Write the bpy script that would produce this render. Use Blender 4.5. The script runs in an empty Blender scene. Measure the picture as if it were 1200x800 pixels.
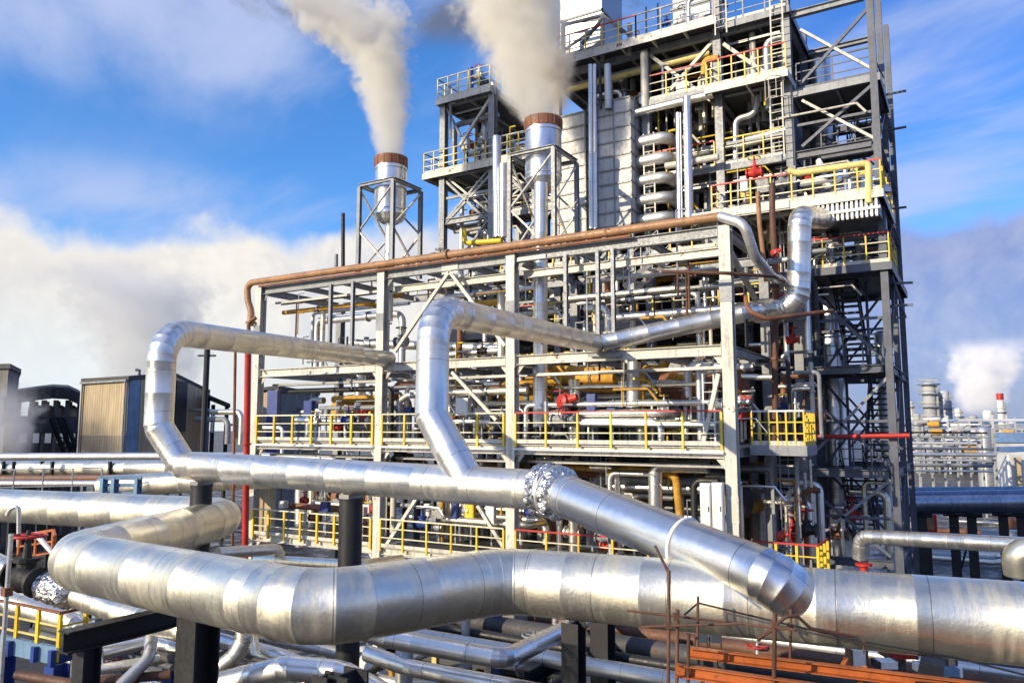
import bpy, math, random
from mathutils import Vector as V
R = random.Random(11)
sc = bpy.context.scene
col = sc.collection
PI = math.pi
# ------------------------------------------------------------------ camera
TH, YA, F = math.radians(6.34), math.radians(31), 900.0
CAM = V((0, 0, 10))
FW = V((-math.sin(YA)*math.cos(TH), math.cos(YA)*math.cos(TH), math.sin(TH)))
RT = V((math.cos(YA), math.sin(YA), 0))
UP = RT.cross(FW)
def ray(x, y): return FW + RT*((x-600)/F) + UP*((400-y)/F)
def P(x, y, d): return CAM + ray(x, y)*d
def onY(x, y, Y): r = ray(x, y); return CAM + r*(Y/r.y)
def projx(p): v = p-CAM; return 600+F*v.dot(RT)/v.dot(FW)
def onX(x, y, X): r = ray(x, y); return CAM + r*(X/r.x)
def onZ(x, y, z): r = ray(x, y); return CAM + r*((z-10)/r.z)
cam = bpy.data.objects.new('camera', bpy.data.cameras.new('camera'))
col.objects.link(cam)
cam.location = CAM
cam.rotation_euler = (PI/2+TH, 0, YA)
cam.data.sensor_width = 36; cam.data.lens = 27
cam.data.clip_start = 0.1; cam.data.clip_end = 5000
sc.camera = cam
sc.view_settings.view_transform = 'Standard'
try: sc.view_settings.look = 'None'
except Exception: pass
sc.view_settings.exposure = 0
sc.cycles.use_denoising = True
sc.cycles.max_bounces = 12
sc.cycles.diffuse_bounces = 2
sc.cycles.glossy_bounces = 4
sc.cycles.volume_bounces = 12
sc.cycles.transparent_max_bounces = 12
sc.cycles.volume_max_steps = 256
sc.cycles.sample_clamp_indirect = 6

# ------------------------------------------------------------------ materials
class NT:
    def __init__(s, tree): s.t = tree; s.n = tree.nodes; s.l = tree.links
    def new(s, kind, **kw):
        n = s.n.new(kind)
        for k, v in kw.items(): setattr(n, k, v)
        return n
    def put(s, sock, v):
        if isinstance(v, bpy.types.NodeSocket): s.l.new(v, sock)
        elif v is not None:
            if isinstance(v, (tuple, list)) and len(v) == 3 and sock.type == 'RGBA': v = (*v, 1)
            sock.default_value = v
    def math(s, op, a, b=None, c=None, clamp=False):
        n = s.new('ShaderNodeMath', operation=op); n.use_clamp = clamp
        for i, x in enumerate((a, b, c)):
            if x is not None: s.put(n.inputs[i], x)
        return n.outputs[0]
    def vmath(s, op, a, b=None, scale=None):
        n = s.new('ShaderNodeVectorMath', operation=op)
        s.put(n.inputs[0], a)
        if b is not None: s.put(n.inputs[1], b)
        if scale is not None: s.put(n.inputs[3], scale)
        return n.outputs['Value'] if op in ('DOT_PRODUCT', 'LENGTH', 'DISTANCE') else n.outputs[0]
    def noise(s, vec, scale, detail=4, rough=.55, dist=0, out=0):
        n = s.new('ShaderNodeTexNoise')
        s.put(n.inputs['Vector'], vec); s.put(n.inputs['Scale'], scale)
        n.inputs['Detail'].default_value = detail; n.inputs['Roughness'].default_value = rough
        n.inputs['Distortion'].default_value = dist
        return n.outputs[out]
    def ramp(s, x, a, b, lo=0., hi=1., smooth=True):
        n = s.new('ShaderNodeMapRange'); n.interpolation_type = 'SMOOTHSTEP' if smooth else 'LINEAR'
        for i, v in enumerate((x, a, b, lo, hi)): s.put(n.inputs[i], v)
        return n.outputs[0]
    def mix(s, f, a, b, blend='MIX'):
        n = s.new('ShaderNodeMix', data_type='RGBA', blend_type=blend)
        s.put(n.inputs[0], f); s.put(n.inputs[6], a); s.put(n.inputs[7], b)
        return n.outputs[2]
    def xyz(s, x, y, z):
        n = s.new('ShaderNodeCombineXYZ')
        for i, v in enumerate((x, y, z)): s.put(n.inputs[i], v)
        return n.outputs[0]
    def sep(s, v):
        n = s.new('ShaderNodeSeparateXYZ'); s.put(n.inputs[0], v); return n.outputs
def new_mat(name):
    m = bpy.data.materials.new(name); m.use_nodes = True
    t = NT(m.node_tree); b = t.n['Principled BSDF']
    return m, t, b
def bump(t, b, h, strength=.3, dist=.02):
    n = t.new('ShaderNodeBump'); n.inputs['Strength'].default_value = strength; n.inputs['Distance'].default_value = dist
    t.put(n.inputs['Height'], h); t.put(b.inputs['Normal'], n.outputs[0])
def paint(name, c, rough=.5, metal=0., var=.18, grime=.35, rust=.0, scale=1.3, rustc=(.16, .06, .025)):
    m, t, b = new_mat(name)
    tc = t.new('ShaderNodeTexCoord').outputs['Object']
    oi = t.new('ShaderNodeObjectInfo')
    pos = t.vmath('ADD', tc, t.vmath('SCALE', t.xyz(1, .7, .3), scale=t.math('MULTIPLY', oi.outputs['Random'], 50.)))
    big = t.noise(pos, scale, 5, .6)
    fine = t.noise(pos, scale*9, 4, .65)
    st = t.noise(t.vmath('MULTIPLY', pos, (7, 7, .6)), 1.0, 3, .6)      # runs of dirt
    k = t.math('ADD', t.ramp(big, .3, .7, 1-var, 1+var), t.math('MULTIPLY', t.math('SUBTRACT', oi.outputs['Random'], .5), var))
    c1 = t.vmath('SCALE', c, scale=k)
    dirt = t.math('MULTIPLY', t.ramp(t.math('ADD', st, t.math('MULTIPLY', fine, .5)), .72, .98), grime)
    c2 = t.mix(dirt, c1, tuple(x*.35+.02 for x in c))
    if rust > 0:
        rm = t.ramp(t.math('ADD', big, t.math('MULTIPLY', fine, .45)), .93-rust*.35, 1.02-rust*.3)
        c2 = t.mix(rm, c2, rustc)
        if metal: t.put(b.inputs['Metallic'], t.math('MULTIPLY', t.math('SUBTRACT', 1., rm), metal))
    elif metal: b.inputs['Metallic'].default_value = metal
    t.put(b.inputs['Base Color'], c2)
    t.put(b.inputs['Roughness'], t.ramp(fine, .3, .7, rough-.1, min(1, rough+.12)))
    bump(t, b, fine, .12, .01)
    return m
def clad(name, c, rough, metal=1., seg=1.0, tone=.16, dirt=.3, dent=.25, tint=(.30, .26, .18)):
    """sheet-metal jacketing: bands along the pipe (uv x in metres), stains, light dents"""
    m, t, b = new_mat(name)
    uv = t.new('ShaderNodeUVMap').outputs[0]
    oi = t.new('ShaderNodeObjectInfo').outputs['Random']
    u, v, _ = t.sep(uv)
    us = t.math('DIVIDE', u, seg)
    cell = t.math('FLOOR', us)
    wn = t.new('ShaderNodeTexWhiteNoise', noise_dimensions='2D')
    t.put(wn.inputs['Vector'], t.xyz(cell, t.math('MULTIPLY', oi, 37.), 0))
    rnd = wn.outputs[0]
    obj = t.new('ShaderNodeTexCoord').outputs['Object']
    n1 = t.noise(obj, 1.1, 6, .62)
    n2 = t.noise(obj, 7, 5, .7)
    streak = t.noise(t.xyz(t.math('MULTIPLY', u, 9.), t.math('MULTIPLY', v, .7), 0), 1., 4, .6)
    k = t.math('ADD', t.math('ADD', 1-tone*.5, t.math('MULTIPLY', rnd, tone)), t.math('MULTIPLY', t.math('SUBTRACT', n2, .5), .22))
    base = t.vmath('SCALE', c, scale=k)
    dm = t.math('MULTIPLY', t.ramp(t.math('ADD', t.math('MULTIPLY', n1, .7), t.math('MULTIPLY', streak, .5)), .56, .82), dirt)
    base = t.mix(dm, base, tint)
    fr = t.math('FRACT', us)
    seam = t.math('LESS_THAN', fr, .012/seg)
    base = t.mix(t.math('MULTIPLY', seam, .6), base, (.08, .075, .07))
    lap = t.math('LESS_THAN', t.math('ABSOLUTE', t.math('SUBTRACT', v, t.math('ADD', .35, t.math('MULTIPLY', rnd, .25)))), .006)
    base = t.mix(t.math('MULTIPLY', lap, .35), base, (.1, .095, .09))
    t.put(b.inputs['Base Color'], base)
    t.put(b.inputs['Metallic'], t.math('SUBTRACT', metal, t.math('MULTIPLY', dm, .7), clamp=True))
    rr = t.math('ADD', t.math('ADD', rough-.05, t.math('MULTIPLY', rnd, .045)), t.math('ADD', t.math('MULTIPLY', n2, .12), t.math('MULTIPLY', dm, .3)))
    t.put(b.inputs['Roughness'], rr)
    h = t.math('ADD', t.math('MULTIPLY', n1, 1.6), t.math('ADD', t.math('MULTIPLY', n2, .16), t.math('MULTIPLY', seam, -.3)))
    bump(t, b, h, dent, .05)
    return m
M = {}
M['alu'] = clad('bright_aluminium', (.90, .875, .80), .29, metal=.96, tone=.06, dirt=.3, dent=.28)
M['alu_b'] = clad('brushed_aluminium', (.80, .80, .79), .29, seg=1.3, dirt=.12, dent=.10, tint=(.22, .19, .15))
M['galv'] = clad('dull_aluminium', (.89, .84, .69), .32, metal=.95, seg=1.0, tone=.08, dirt=.42, dent=.28, tint=(.45, .38, .23))
M['galv_s'] = clad('zinc_sheet', (.66, .66, .65), .40, metal=.8, seg=.8, dirt=.35, dent=.2)
M['steel_w'] = paint('cream_steel_paint', (.64, .605, .52), .45, var=.12, grime=.6, rust=.2)
M['steel_g'] = paint('grey_steel_paint', (.27, .285, .30), .45, var=.2, grime=.5, rust=.2)
M['steel_d'] = paint('dark_blue_grey_steel', (.10, .112, .145), .45, var=.2, grime=.4, rust=.08)  # darker blue-grey tone for the stair-bay steel and other dark steelwork
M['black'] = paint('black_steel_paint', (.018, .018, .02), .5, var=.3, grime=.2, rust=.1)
M['yellow'] = paint('yellow_paint', (.78, .55, .03), .45, var=.12, grime=.35, rust=.1)
M['yellow_p'] = paint('pale_yellow_paint', (.75, .62, .22), .5, var=.12, grime=.35)
M['red'] = paint('red_paint', (.52, .035, .025), .45, var=.2, grime=.3)
M['rust'] = paint('rust_brown_paint', (.25, .10, .045), .6, var=.3, grime=.4, rust=.1)
M['copper'] = paint('tan_brown_paint', (.36, .19, .09), .5, var=.25, grime=.4, rust=.2)
M['rust_d'] = paint('dark_rusty_tube', (.13, .06, .035), .65, var=.35, grime=.4, rust=.2)
M['navy'] = paint('dark_glossy_jacket', (.30, .36, .46), .25, metal=1., var=.15, grime=.3)
M['orange'] = paint('orange_primer', (.50, .13, .025), .6, var=.25, grime=.5, rust=.25)
M['ochre'] = paint('ochre_insulation', (.62, .33, .04), .7, var=.3, grime=.5, rust=.35, scale=2.5, rustc=(.25, .09, .02))
M['blue'] = paint('blue_paint', (.025, .055, .24), .45, var=.2, grime=.3)
M['blue_l'] = paint('pale_blue_paint', (.16, .28, .42), .5, var=.2, grime=.4)
M['white'] = paint('white_paint', (.78, .78, .76), .45, var=.08, grime=.35)
M['concrete'] = paint('concrete', (.19, .18, .16), .85, var=.2, grime=.5, scale=.8)
M['tan_sheet'] = paint('tan_sheet', (.46, .36, .22), .55, var=.12, grime=.4, scale=.5)
M['tan_sheet2'] = paint('brown_grey_sheet', (.30, .245, .17), .6, var=.15, grime=.5, scale=.5)
M['roof'] = paint('dark_roofing', (.05, .05, .048), .7, var=.3, grime=.3)
M['grate'] = paint('galvanised_grating', (.10, .10, .105), .55, metal=.3, var=.2, grime=.4)
M['under'] = paint('dark_casing', (.055, .055, .058), .65, var=.35, grime=.3, rust=.2)  # near-black finish; imitates shade on the added backing boxes and bridge deck
M['blue_roof'] = paint('blue_roofing', (.12, .22, .42), .4, var=.15, grime=.3)
M['rubber'] = paint('black_rubber', (.012, .012, .013), .6, var=.3, grime=.1)
M['duct'] = paint('grey_duct_panel', (.60, .60, .58), .5, var=.08, grime=.5, scale=.7)
M['cream'] = paint('cream_rail_paint', (.74, .69, .48), .5, var=.12, grime=.4)
M['wash'] = paint('faded_plant_grey', (.42, .43, .45), .7, var=.2, grime=.3, scale=.1)
def foil_mat():
    m, t, b = new_mat('crumpled_foil')
    obj = t.new('ShaderNodeTexCoord').outputs['Object']
    vo = t.new('ShaderNodeTexVoronoi'); t.put(vo.inputs['Vector'], t.vmath('ADD', obj, t.vmath('SCALE', t.noise(obj, 6, 3, out=1), scale=.12))); vo.inputs['Scale'].default_value = 9
    n = t.noise(obj, 18, 4, .7)
    b.inputs['Base Color'].default_value = (.82, .81, .79, 1); b.inputs['Metallic'].default_value = 1
    b.inputs['Roughness'].default_value = .2
    bump(t, b, t.math('ADD', vo.outputs['Distance'], t.math('MULTIPLY', n, .6)), .95, .06)
    return m
M['foil'] = foil_mat()
def ground_mat():
    m, t, b = new_mat('plant_ground')
    obj = t.new('ShaderNodeTexCoord').outputs['Object']
    a = t.noise(obj, .06, 6, .65); c = t.noise(obj, .7, 6, .7); d = t.noise(obj, 9, 4, .7)
    k = t.mix(t.ramp(a, .38, .62), (.045, .04, .035), (.11, .10, .09))
    k = t.mix(t.math('MULTIPLY', t.ramp(c, .52, .66), .7), k, (.17, .165, .16))
    k = t.mix(t.math('MULTIPLY', t.ramp(d, .35, .7), .5), k, (.03, .027, .024))
    t.put(b.inputs['Base Color'], k)
    t.put(b.inputs['Roughness'], t.ramp(c, .42, .6, .25, .9))
    bump(t, b, t.math('ADD', c, t.math('MULTIPLY', d, .3)), .5, .1)
    return m
M['ground'] = ground_mat()
def corr_mat(name, c1):
    m, t, b = new_mat(name)
    obj = t.new('ShaderNodeTexCoord').outputs['Object']
    x, y, z = t.sep(obj)
    w = t.math('SINE', t.math('MULTIPLY', t.math('ADD', x, y), 22.))
    n = t.noise(t.vmath('MULTIPLY', obj, (1.5, 1.5, .25)), 1.2, 5, .65)
    panel = t.new('ShaderNodeTexWhiteNoise', noise_dimensions='1D')
    t.put(panel.inputs['W'], t.math('FLOOR', t.math('MULTIPLY', t.math('ADD', x, t.math('MULTIPLY', y, .7)), .9)))
    k = t.math('ADD', t.ramp(n, .3, .75, .65, 1.1), t.math('ADD', t.math('MULTIPLY', w, .06), t.math('MULTIPLY', panel.outputs[0], .16)))
    t.put(b.inputs['Base Color'], t.vmath('SCALE', c1, scale=k))
    b.inputs['Roughness'].default_value = .6
    bump(t, b, w, .5, .04)
    return m
M['corr'] = corr_mat('tan_corrugated_sheet', (.50, .39, .23))
M['corr2'] = corr_mat('grey_brown_corrugated_sheet', (.27, .22, .16))

# ------------------------------------------------------------------ mesh builder
Z = V((0, 0, 1))
def frame(d, up=None):
    d = d.normalized()
    u = V(up) if up is not None else (Z if abs(d.z) < .95 else V((0, 1, 0)))
    s = d.cross(u)
    if s.length < 1e-6: s = d.cross(V((1, 0, 0)))
    s.normalize()
    return s, s.cross(d).normalized()
class MB:
    def __init__(s): s.v = []; s.f = []; s.m = []; s.uv = []; s.sm = []
    def add(s, vs, fs, mi=0, smooth=False, uvs=None):
        o = len(s.v); s.v += [V(x) for x in vs]
        for i, f in enumerate(fs):
            s.f.append([a+o for a in f]); s.m.append(mi); s.sm.append(smooth); s.uv.append(uvs[i] if uvs else None)
        return s
    def obox(s, c, a, b, d, mi=0):
        c, a, b, d = V(c), V(a), V(b), V(d)
        vs = [c+a*i+b*j+d*k for k in (-1, 1) for j in (-1, 1) for i in (-1, 1)]
        return s.add(vs, [(0, 2, 3, 1), (4, 5, 7, 6), (0, 1, 5, 4), (2, 6, 7, 3), (0, 4, 6, 2), (1, 3, 7, 5)], mi)
    def box(s, lo, hi, mi=0):
        lo, hi = V(lo), V(hi); h = (hi-lo)/2
        return s.obox((lo+hi)/2, (h.x, 0, 0), (0, h.y, 0), (0, 0, h.z), mi)
    def bar(s, p, q, w, h, up=None, mi=0):
        p, q = V(p), V(q); a, b = frame(q-p, up)
        return s.obox((p+q)/2, (q-p)/2, a*w/2, b*h/2, mi)
    def prof(s, p, q, poly, up=None, mi=0):
        p, q = V(p), V(q); a, b = frame(q-p, up); n = len(poly)
        vs = [p+a*x+b*y for x, y in poly]+[q+a*x+b*y for x, y in poly]
        fs = [(i, (i+1) % n, (i+1) % n+n, i+n) for i in range(n)]+[tuple(range(n))[::-1], tuple(range(n, 2*n))]
        return s.add(vs, fs, mi)
    def ibeam(s, p, q, w, h, t=.02, up=None, mi=0):
        a, b, c = w/2, h/2, t/2
        return s.prof(p, q, [(-a, -b), (a, -b), (a, -b+t), (c, -b+t), (c, b-t), (a, b-t), (a, b), (-a, b), (-a, b-t), (-c, b-t), (-c, -b+t), (-a, -b+t)], up, mi)
    def chan(s, p, q, w, h, t=.015, up=None, mi=0):
        b = h/2
        return s.prof(p, q, [(0, -b), (w, -b), (w, -b+t), (t, -b+t), (t, b-t), (w, b-t), (w, b), (0, b)], up, mi)
    def angle(s, p, q, w, t=.012, up=None, mi=0):
        return s.prof(p, q, [(0, 0), (w, 0), (w, t), (t, t), (t, w), (0, w)], up, mi)
    def sweep(s, st, n, mi=0, caps=True, smooth=True):
        """st: (point, tangent, radius, u)"""
        prev = None; o = len(s.v); k = len(st)
        for p, d, r, u in st:
            d = d.normalized()
            if prev is None: a, b = frame(d)
            else:
                a = prev - d*prev.dot(d)
                a = a.normalized() if a.length > 1e-5 else frame(d)[0]
                b = a.cross(d).normalized()
            prev = a
            s.v += [p+(a*math.cos(2*PI*i/n)+b*math.sin(2*PI*i/n))*r for i in range(n)]
        for j in range(k-1):
            for i in range(n):
                i2 = (i+1) % n
                s.f.append([o+j*n+i2, o+j*n+i, o+(j+1)*n+i, o+(j+1)*n+i2]); s.m.append(mi); s.sm.append(smooth)
                r = st[j][2]*2*PI/n
                s.uv.append([(st[j][3], (i+1)*r), (st[j][3], i*r), (st[j+1][3], i*r), (st[j+1][3], (i+1)*r)])
        if caps:
            for j, rev in ((0, False), (k-1, True)):
                f = [o+j*n+i for i in range(n)]
                s.f.append(f[::-1] if rev else f); s.m.append(mi); s.sm.append(False); s.uv.append(None)
        return s
    def tube(s, pts, r, n=8, mi=0, caps=True):
        pts = [V(p) for p in pts]; st = []; u = 0
        for i, p in enumerate(pts):
            if i == 0: d = pts[1]-p
            elif i == len(pts)-1: d = p-pts[i-1]
            else: d = (p-pts[i-1]).normalized()+(pts[i+1]-p).normalized()
            if i: u += (p-pts[i-1]).length
            st.append((p, d, r, u))
        return s.sweep(st, n, mi, caps)
    def lathe(s, base, axis, pr, n=24, mi=0, caps=True):
        base, axis = V(base), V(axis).normalized()
        return s.sweep([(base+axis*t, axis, max(r, .001), t) for t, r in pr], n, mi, caps)
    def build(s, name, mats, parent=None, label=None, cat=None, group=None, kind=None, sharp=28):
        if not isinstance(mats, (list, tuple)): mats = [mats]
        xs = [v.x for v in s.v]; ys = [v.y for v in s.v]; zs = [v.z for v in s.v]
        o = V(((min(xs)+max(xs))/2, (min(ys)+max(ys))/2, min(zs)))
        me = bpy.data.meshes.new(name)
        me.from_pydata([v-o for v in s.v], [], s.f)
        for m in mats: me.materials.append(M[m] if isinstance(m, str) else m)
        me.polygons.foreach_set('material_index', s.m)
        me.polygons.foreach_set('use_smooth', s.sm)
        uvl = me.uv_layers.new(name='UVMap')
        flat = []
        for f, uv in zip(s.f, s.uv):
            for i in range(len(f)): flat += uv[i] if uv else (0.0, 0.0)
        uvl.data.foreach_set('uv', flat)
        if any(s.sm): me.set_sharp_from_angle(angle=math.radians(sharp))
        ob = bpy.data.objects.new(name, me); col.objects.link(ob)
        if parent is not None:
            ob.parent = parent; ob.location = o-world_of(parent)
        else: ob.location = o
        return tag(ob, label, cat, group, kind)
def world_of(o):
    p = V((0, 0, 0))
    while o is not None: p = p+o.location; o = o.parent
    return p
seen_labels = {}
def tag(o, label=None, cat=None, group=None, kind=None):
    if label: o['label'] = label
    if cat:
        o['category'] = cat
        if label in seen_labels and (group is None or seen_labels[label] != group): print('DUP LABEL', label)
        seen_labels[label] = group
    if group: o['group'] = group
    if kind or cat: o['kind'] = kind or 'thing'
    return o
def thing(name, label, cat, loc, group=None):
    o = bpy.data.objects.new(name, None); col.objects.link(o); o.location = V(loc); o.empty_display_size = .2
    return tag(o, label, cat, group)

# ------------------------------------------------------------------ generic pieces
def round_path(pts, bend, nb):
    """list of (point, joint?) with each corner turned into nb gores per right angle"""
    pts = [V(p) for p in pts]; out = [(pts[0], False)]
    for i in range(1, len(pts)-1):
        a, b, c = pts[i-1], pts[i], pts[i+1]
        d1, d2 = (b-a).normalized(), (c-b).normalized()
        ang = d1.angle(d2)
        if ang < .03: continue
        bd = bend[i-1] if isinstance(bend, (list, tuple)) else bend
        t = min(bd*math.tan(ang/2), .48*(b-a).length, .48*(c-b).length)
        rad = t/math.tan(ang/2)
        n = max(1, round(nb*ang/(PI/2))) if bd > .3 or not isinstance(bend, (list, tuple)) else 1
        nrm = (d2-d1*d1.dot(d2)).normalized()
        ctr = b-d1*t+nrm*rad
        for k in range(n+1):
            f = ang*k/n
            out.append((ctr-nrm*rad*math.cos(f)+d1*rad*math.sin(f), True))
    out.append((pts[-1], False))
    return out
def pipe_mb(pts, r, bend=None, n=None, nb=6, seam=0., mb=None, mi=0, caps=True, ridge=.007):
    mb = mb or MB(); bend = bend if bend is not None else r*3
    n = n or (56 if r > .4 else 32 if r > .2 else 18 if r > .08 else 10)
    pj = round_path(pts, bend, nb); st = []; u = 0
    for i, (p, j) in enumerate(pj):
        if i == 0: d = pj[1][0]-p
        elif i == len(pj)-1: d = p-pj[i-1][0]
        else: d = (p-pj[i-1][0]).normalized()+(pj[i+1][0]-p).normalized()
        d = d.normalized()
        if i:
            q = pj[i-1][0]; L = (p-q).length
            if seam and L > seam*1.3:                      # raised laps on straight lengths
                k = int(L/seam); dd = (p-q).normalized()
                for a in range(1, k+1):
                    f = L*(a-.5)/k
                    for off, rr in ((-.02, 1), (-.012, 1+ridge), (.012, 1+ridge), (.02, 1)):
                        st.append((q+dd*(f+off), dd, r*rr, u+f+off))
            u += L
        if j and seam:
            for off, rr in ((-.014, 1), (-.008, 1+ridge), (.008, 1+ridge), (.014, 1)): st.append((p+d*off, d, r*rr, u+off))
        else: st.append((p, d, r, u))
    return mb.sweep(st, n, mi, caps)
def pipe(label, pts, r, mat, bend=None, group=None, flanges=(), seam=0., nb=5, n=None, name='pipe', cat='pipe', fmat='galv_s'):
    o = pipe_mb(pts, r, bend, n, nb, seam).build(name, mat, None, label, cat, group)
    for p, d in flanges: flange(o, p, d, r, fmat)
    return o
def flange(par, p, d, r, mat='galv_s'):
    p, d = V(p), V(d).normalized(); w = max(.03, r*.22)
    return MB().lathe(p-d*w, d, [(0, r*1.5), (w*.9, r*1.5), (w*.92, r*1.42), (w*1.08, r*1.42), (w*1.1, r*1.5), (w*2, r*1.5)], 18).build('flange', mat, par)
def valve(label, p, ax, r, mat='black', wheel='red', group=None):
    p, ax = V(p), V(ax).normalized()
    t = thing('valve', label, 'valve', p, group)
    MB().lathe(p-ax*r*2.2, ax, [(0, r*1.6), (r*.35, r*1.6), (r*.36, r), (r*1.2, r*1.15), (r*2.2, r*1.6), (r*3.2, r*1.15), (r*4.04, r), (r*4.05, r*1.6), (r*4.4, r*1.6)], 16).build('body', mat, t)
    MB().lathe(p+Z*r*.8, Z, [(0, r*1.0), (r*.9, r*.9), (r*.92, r*1.3), (r*1.3, r*1.3), (r*1.32, r*.5), (r*2.6, r*.35), (r*4.2, r*.2)], 12).build('bonnet', mat, t)
    w = MB(); c = p+Z*r*4.4; k = 16; ring = [c+V((math.cos(2*PI*i/k), math.sin(2*PI*i/k), 0))*r*1.7 for i in range(k)]
    w.tube(ring+[ring[0]], r*.16, 6)
    for i in (0, 4): w.tube([ring[i], ring[i+8]], r*.11, 5)
    w.build('handwheel', wheel, t)
    return t
def wheel(par, c, ax, r, mat):
    c, ax = V(c), V(ax).normalized(); a, b = frame(ax); k = 20; w = MB()
    ring = [c+(a*math.cos(2*PI*i/k)+b*math.sin(2*PI*i/k))*r for i in range(k)]
    w.tube(ring+[ring[0]], r*.11, 6)
    for i in (0, 5): w.tube([ring[i], ring[i+10]], r*.07, 5)
    w.tube([c, c-ax*r*.9], r*.1, 6)
    return w.build('handwheel', mat, par)
def actuated(label, p, s):
    p = V(p); t = thing('valve', label, 'valve', p)
    MB().lathe(p-V((s*1.5, 0, 0)), (1, 0, 0), [(0, s*.75), (s*.18, s*.75), (s*.19, s*.5), (s*.9, s*.62), (s*1.5, s*.7), (s*2.1, s*.62), (s*2.81, s*.5), (s*2.82, s*.75), (s*3, s*.75)], 20).build('body', 'steel_g', t)
    MB().lathe(p+Z*s*.5, Z, [(0, s*.4), (s*.5, s*.4), (s*.51, s*.6), (s*.65, s*.6), (s*.66, s*.3), (s*1.0, s*.3)], 16).build('bonnet', 'red', t)
    c = p+Z*s*2.0; d = V((-.35, -.9, .1)).normalized()
    MB().lathe(c-d*s*.7, d, [(0, s*.5), (s*.1, s*.85), (s*.5, s*.9), (s*.52, s*1.02), (s*.66, s*1.02), (s*.68, s*.9), (s*1.15, s*.8), (s*1.3, s*.45), (s*1.32, s*.2), (s*1.4, s*.2)], 24).build('gearbox', 'red', t)
    m = MB()
    a, b = frame(d)
    for i in range(10): q = c+(a*math.cos(i*.628)+b*math.sin(i*.628))*s*.96; m.tube([q-d*s*.22, q+d*s*.04], s*.06, 6)
    m.build('bolt', 'black', t)
    MB().lathe(c+V((s*.5, 0, s*.2)), (1, .1, .3), [(0, s*.45), (s*1.1, s*.42), (s*1.15, s*.3)], 18).build('motor', 'red', t)
    wheel(t, c+V((s*.55, -s*1.2, -s*1.25)), (-.2, -1, 0), s*.72, 'black')
    return t
def railing(par, pts, h=1.1, sp=1.45, post='yellow', rail='cream', top='cream', kick='steel_w', pw=.05, label=None):
    pts = [V(p) for p in pts]; m = MB(); tp = MB(); kk = MB()
    for a, b in zip(pts, pts[1:]):
        for f in (.36, .68): m.bar(a+Z*h*f, b+Z*h*f, .03, .04)
        tp.bar(a+Z*h, b+Z*h, .05, .055)
        kk.bar(a+Z*.09, b+Z*.09, .008, .14)
    ro = m.build('railing', rail, par, label)
    tp.build('handrail', top, ro)
    if kick: kk.build('kickplate', kick, ro)
    for a, b in zip(pts, pts[1:]):
        n = max(1, round((b-a).length/sp))
        for i in range(n+1):
            if i == 0 and a is not pts[0]: continue
            q = a.lerp(b, i/n)
            MB().bar(q-Z*.12, q+Z*(h-.03), pw, pw, (b-a)).build('post', post, ro)
    return ro
def ladder(par, p, h, side, cage=True, mat='steel_w', w=.5, out=None):
    p, side = V(p), V(side).normalized(); m = MB()
    for s in (-1, 1): m.bar(p+side*s*w/2, p+side*s*w/2+Z*h, .05, .03)
    k = int(h/.3)
    for i in range(1, k): m.bar(p-side*w/2+Z*i*.3, p+side*w/2+Z*i*.3, .025, .025)
    lo = m.build('ladder', mat, par)
    if cage and h > 2.6:
        out = V(out) if out is not None else side.cross(Z); c = MB()
        zs = [2.2+.8*i for i in range(int((h-2.2)/.8)+1)]
        arc = lambda z: [p+Z*z+side*math.cos(a)*.36+out*(math.sin(a)*.62) for a in [PI*i/8 for i in range(9)]]
        for z in zs: c.tube(arc(z), .018, 5)
        for i in (1, 3, 5, 7):
            if len(zs) > 1: c.tube([arc(zs[0])[i], arc(zs[-1])[i]], .014, 5)
        c.build('safety_cage', mat, lo)
    return lo
def stair(par, a, b, wdir, w=.85, mat='steel_d', rails=True):
    a, b, wd = V(a), V(b), V(wdir).normalized(); m = MB()
    for s in (-1, 1): m.bar(a+wd*s*w/2, b+wd*s*w/2, .04, .2)
    so = m.build('stair', mat, par)
    n = max(3, int(abs(b.z-a.z)/.22)); hd = (b-a); hd.z = 0; hd.normalize(); tr = MB()
    for i in range(1, n):
        q = a.lerp(b, i/n); tr.obox(q, wd*w*.47, hd*.13, Z*.035)
    tr.build('tread_grating', mat, so)
    if rails:
        hr = MB()
        for s in (-1, 1):
            for hh in (.55, 1.0): hr.tube([a+wd*s*w/2+Z*hh, b+wd*s*w/2+Z*hh], .022, 6)
            for i in range(0, 5): q = a.lerp(b, i/4)+wd*s*w/2; hr.tube([q, q+Z*1.0], .02, 6)
        hr.build('stair_rail', mat, so)
    return so
def deck(par, x0, x1, y0, y1, z, mat='grate', edge='steel_w', eh=.22, joist=1.2):
    m = MB(); m.box((x0, y0, z-.05), (x1, y1, z)); do = m.build('deck', mat, par)
    e = MB(); h = eh
    for p, q in (((x0, y0-.012), (x1, y0-.012)), ((x0, y1+.012), (x1, y1+.012))): e.box((p[0]-.02, p[1]-.01, z-h), (q[0]+.02, p[1]+.01, z+.02))
    for x in (x0-.01, x1+.01): e.box((x-.01, y0, z-h), (x+.01, y1, z+.02))
    e.build('edge_frame', edge, do)
    j = MB(); n = max(1, int((x1-x0)/joist))
    for i in range(1, n): x = x0+(x1-x0)*i/n; j.box((x-.04, y0, z-.05-.15), (x+.04, y1, z-.053))
    if n > 1: j.build('joist_grating', edge, do)
    return do
def dished(r, L, n=7, dome=.4):
    pr = [(-r*dome*math.cos(PI/2*i/n)-0, r*math.sin(PI/2*i/n)) for i in range(n+1)]
    return pr+[(L+r*dome*math.sin(PI/2*i/n), r*math.cos(PI/2*i/n)) for i in range(n+1)]
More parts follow.
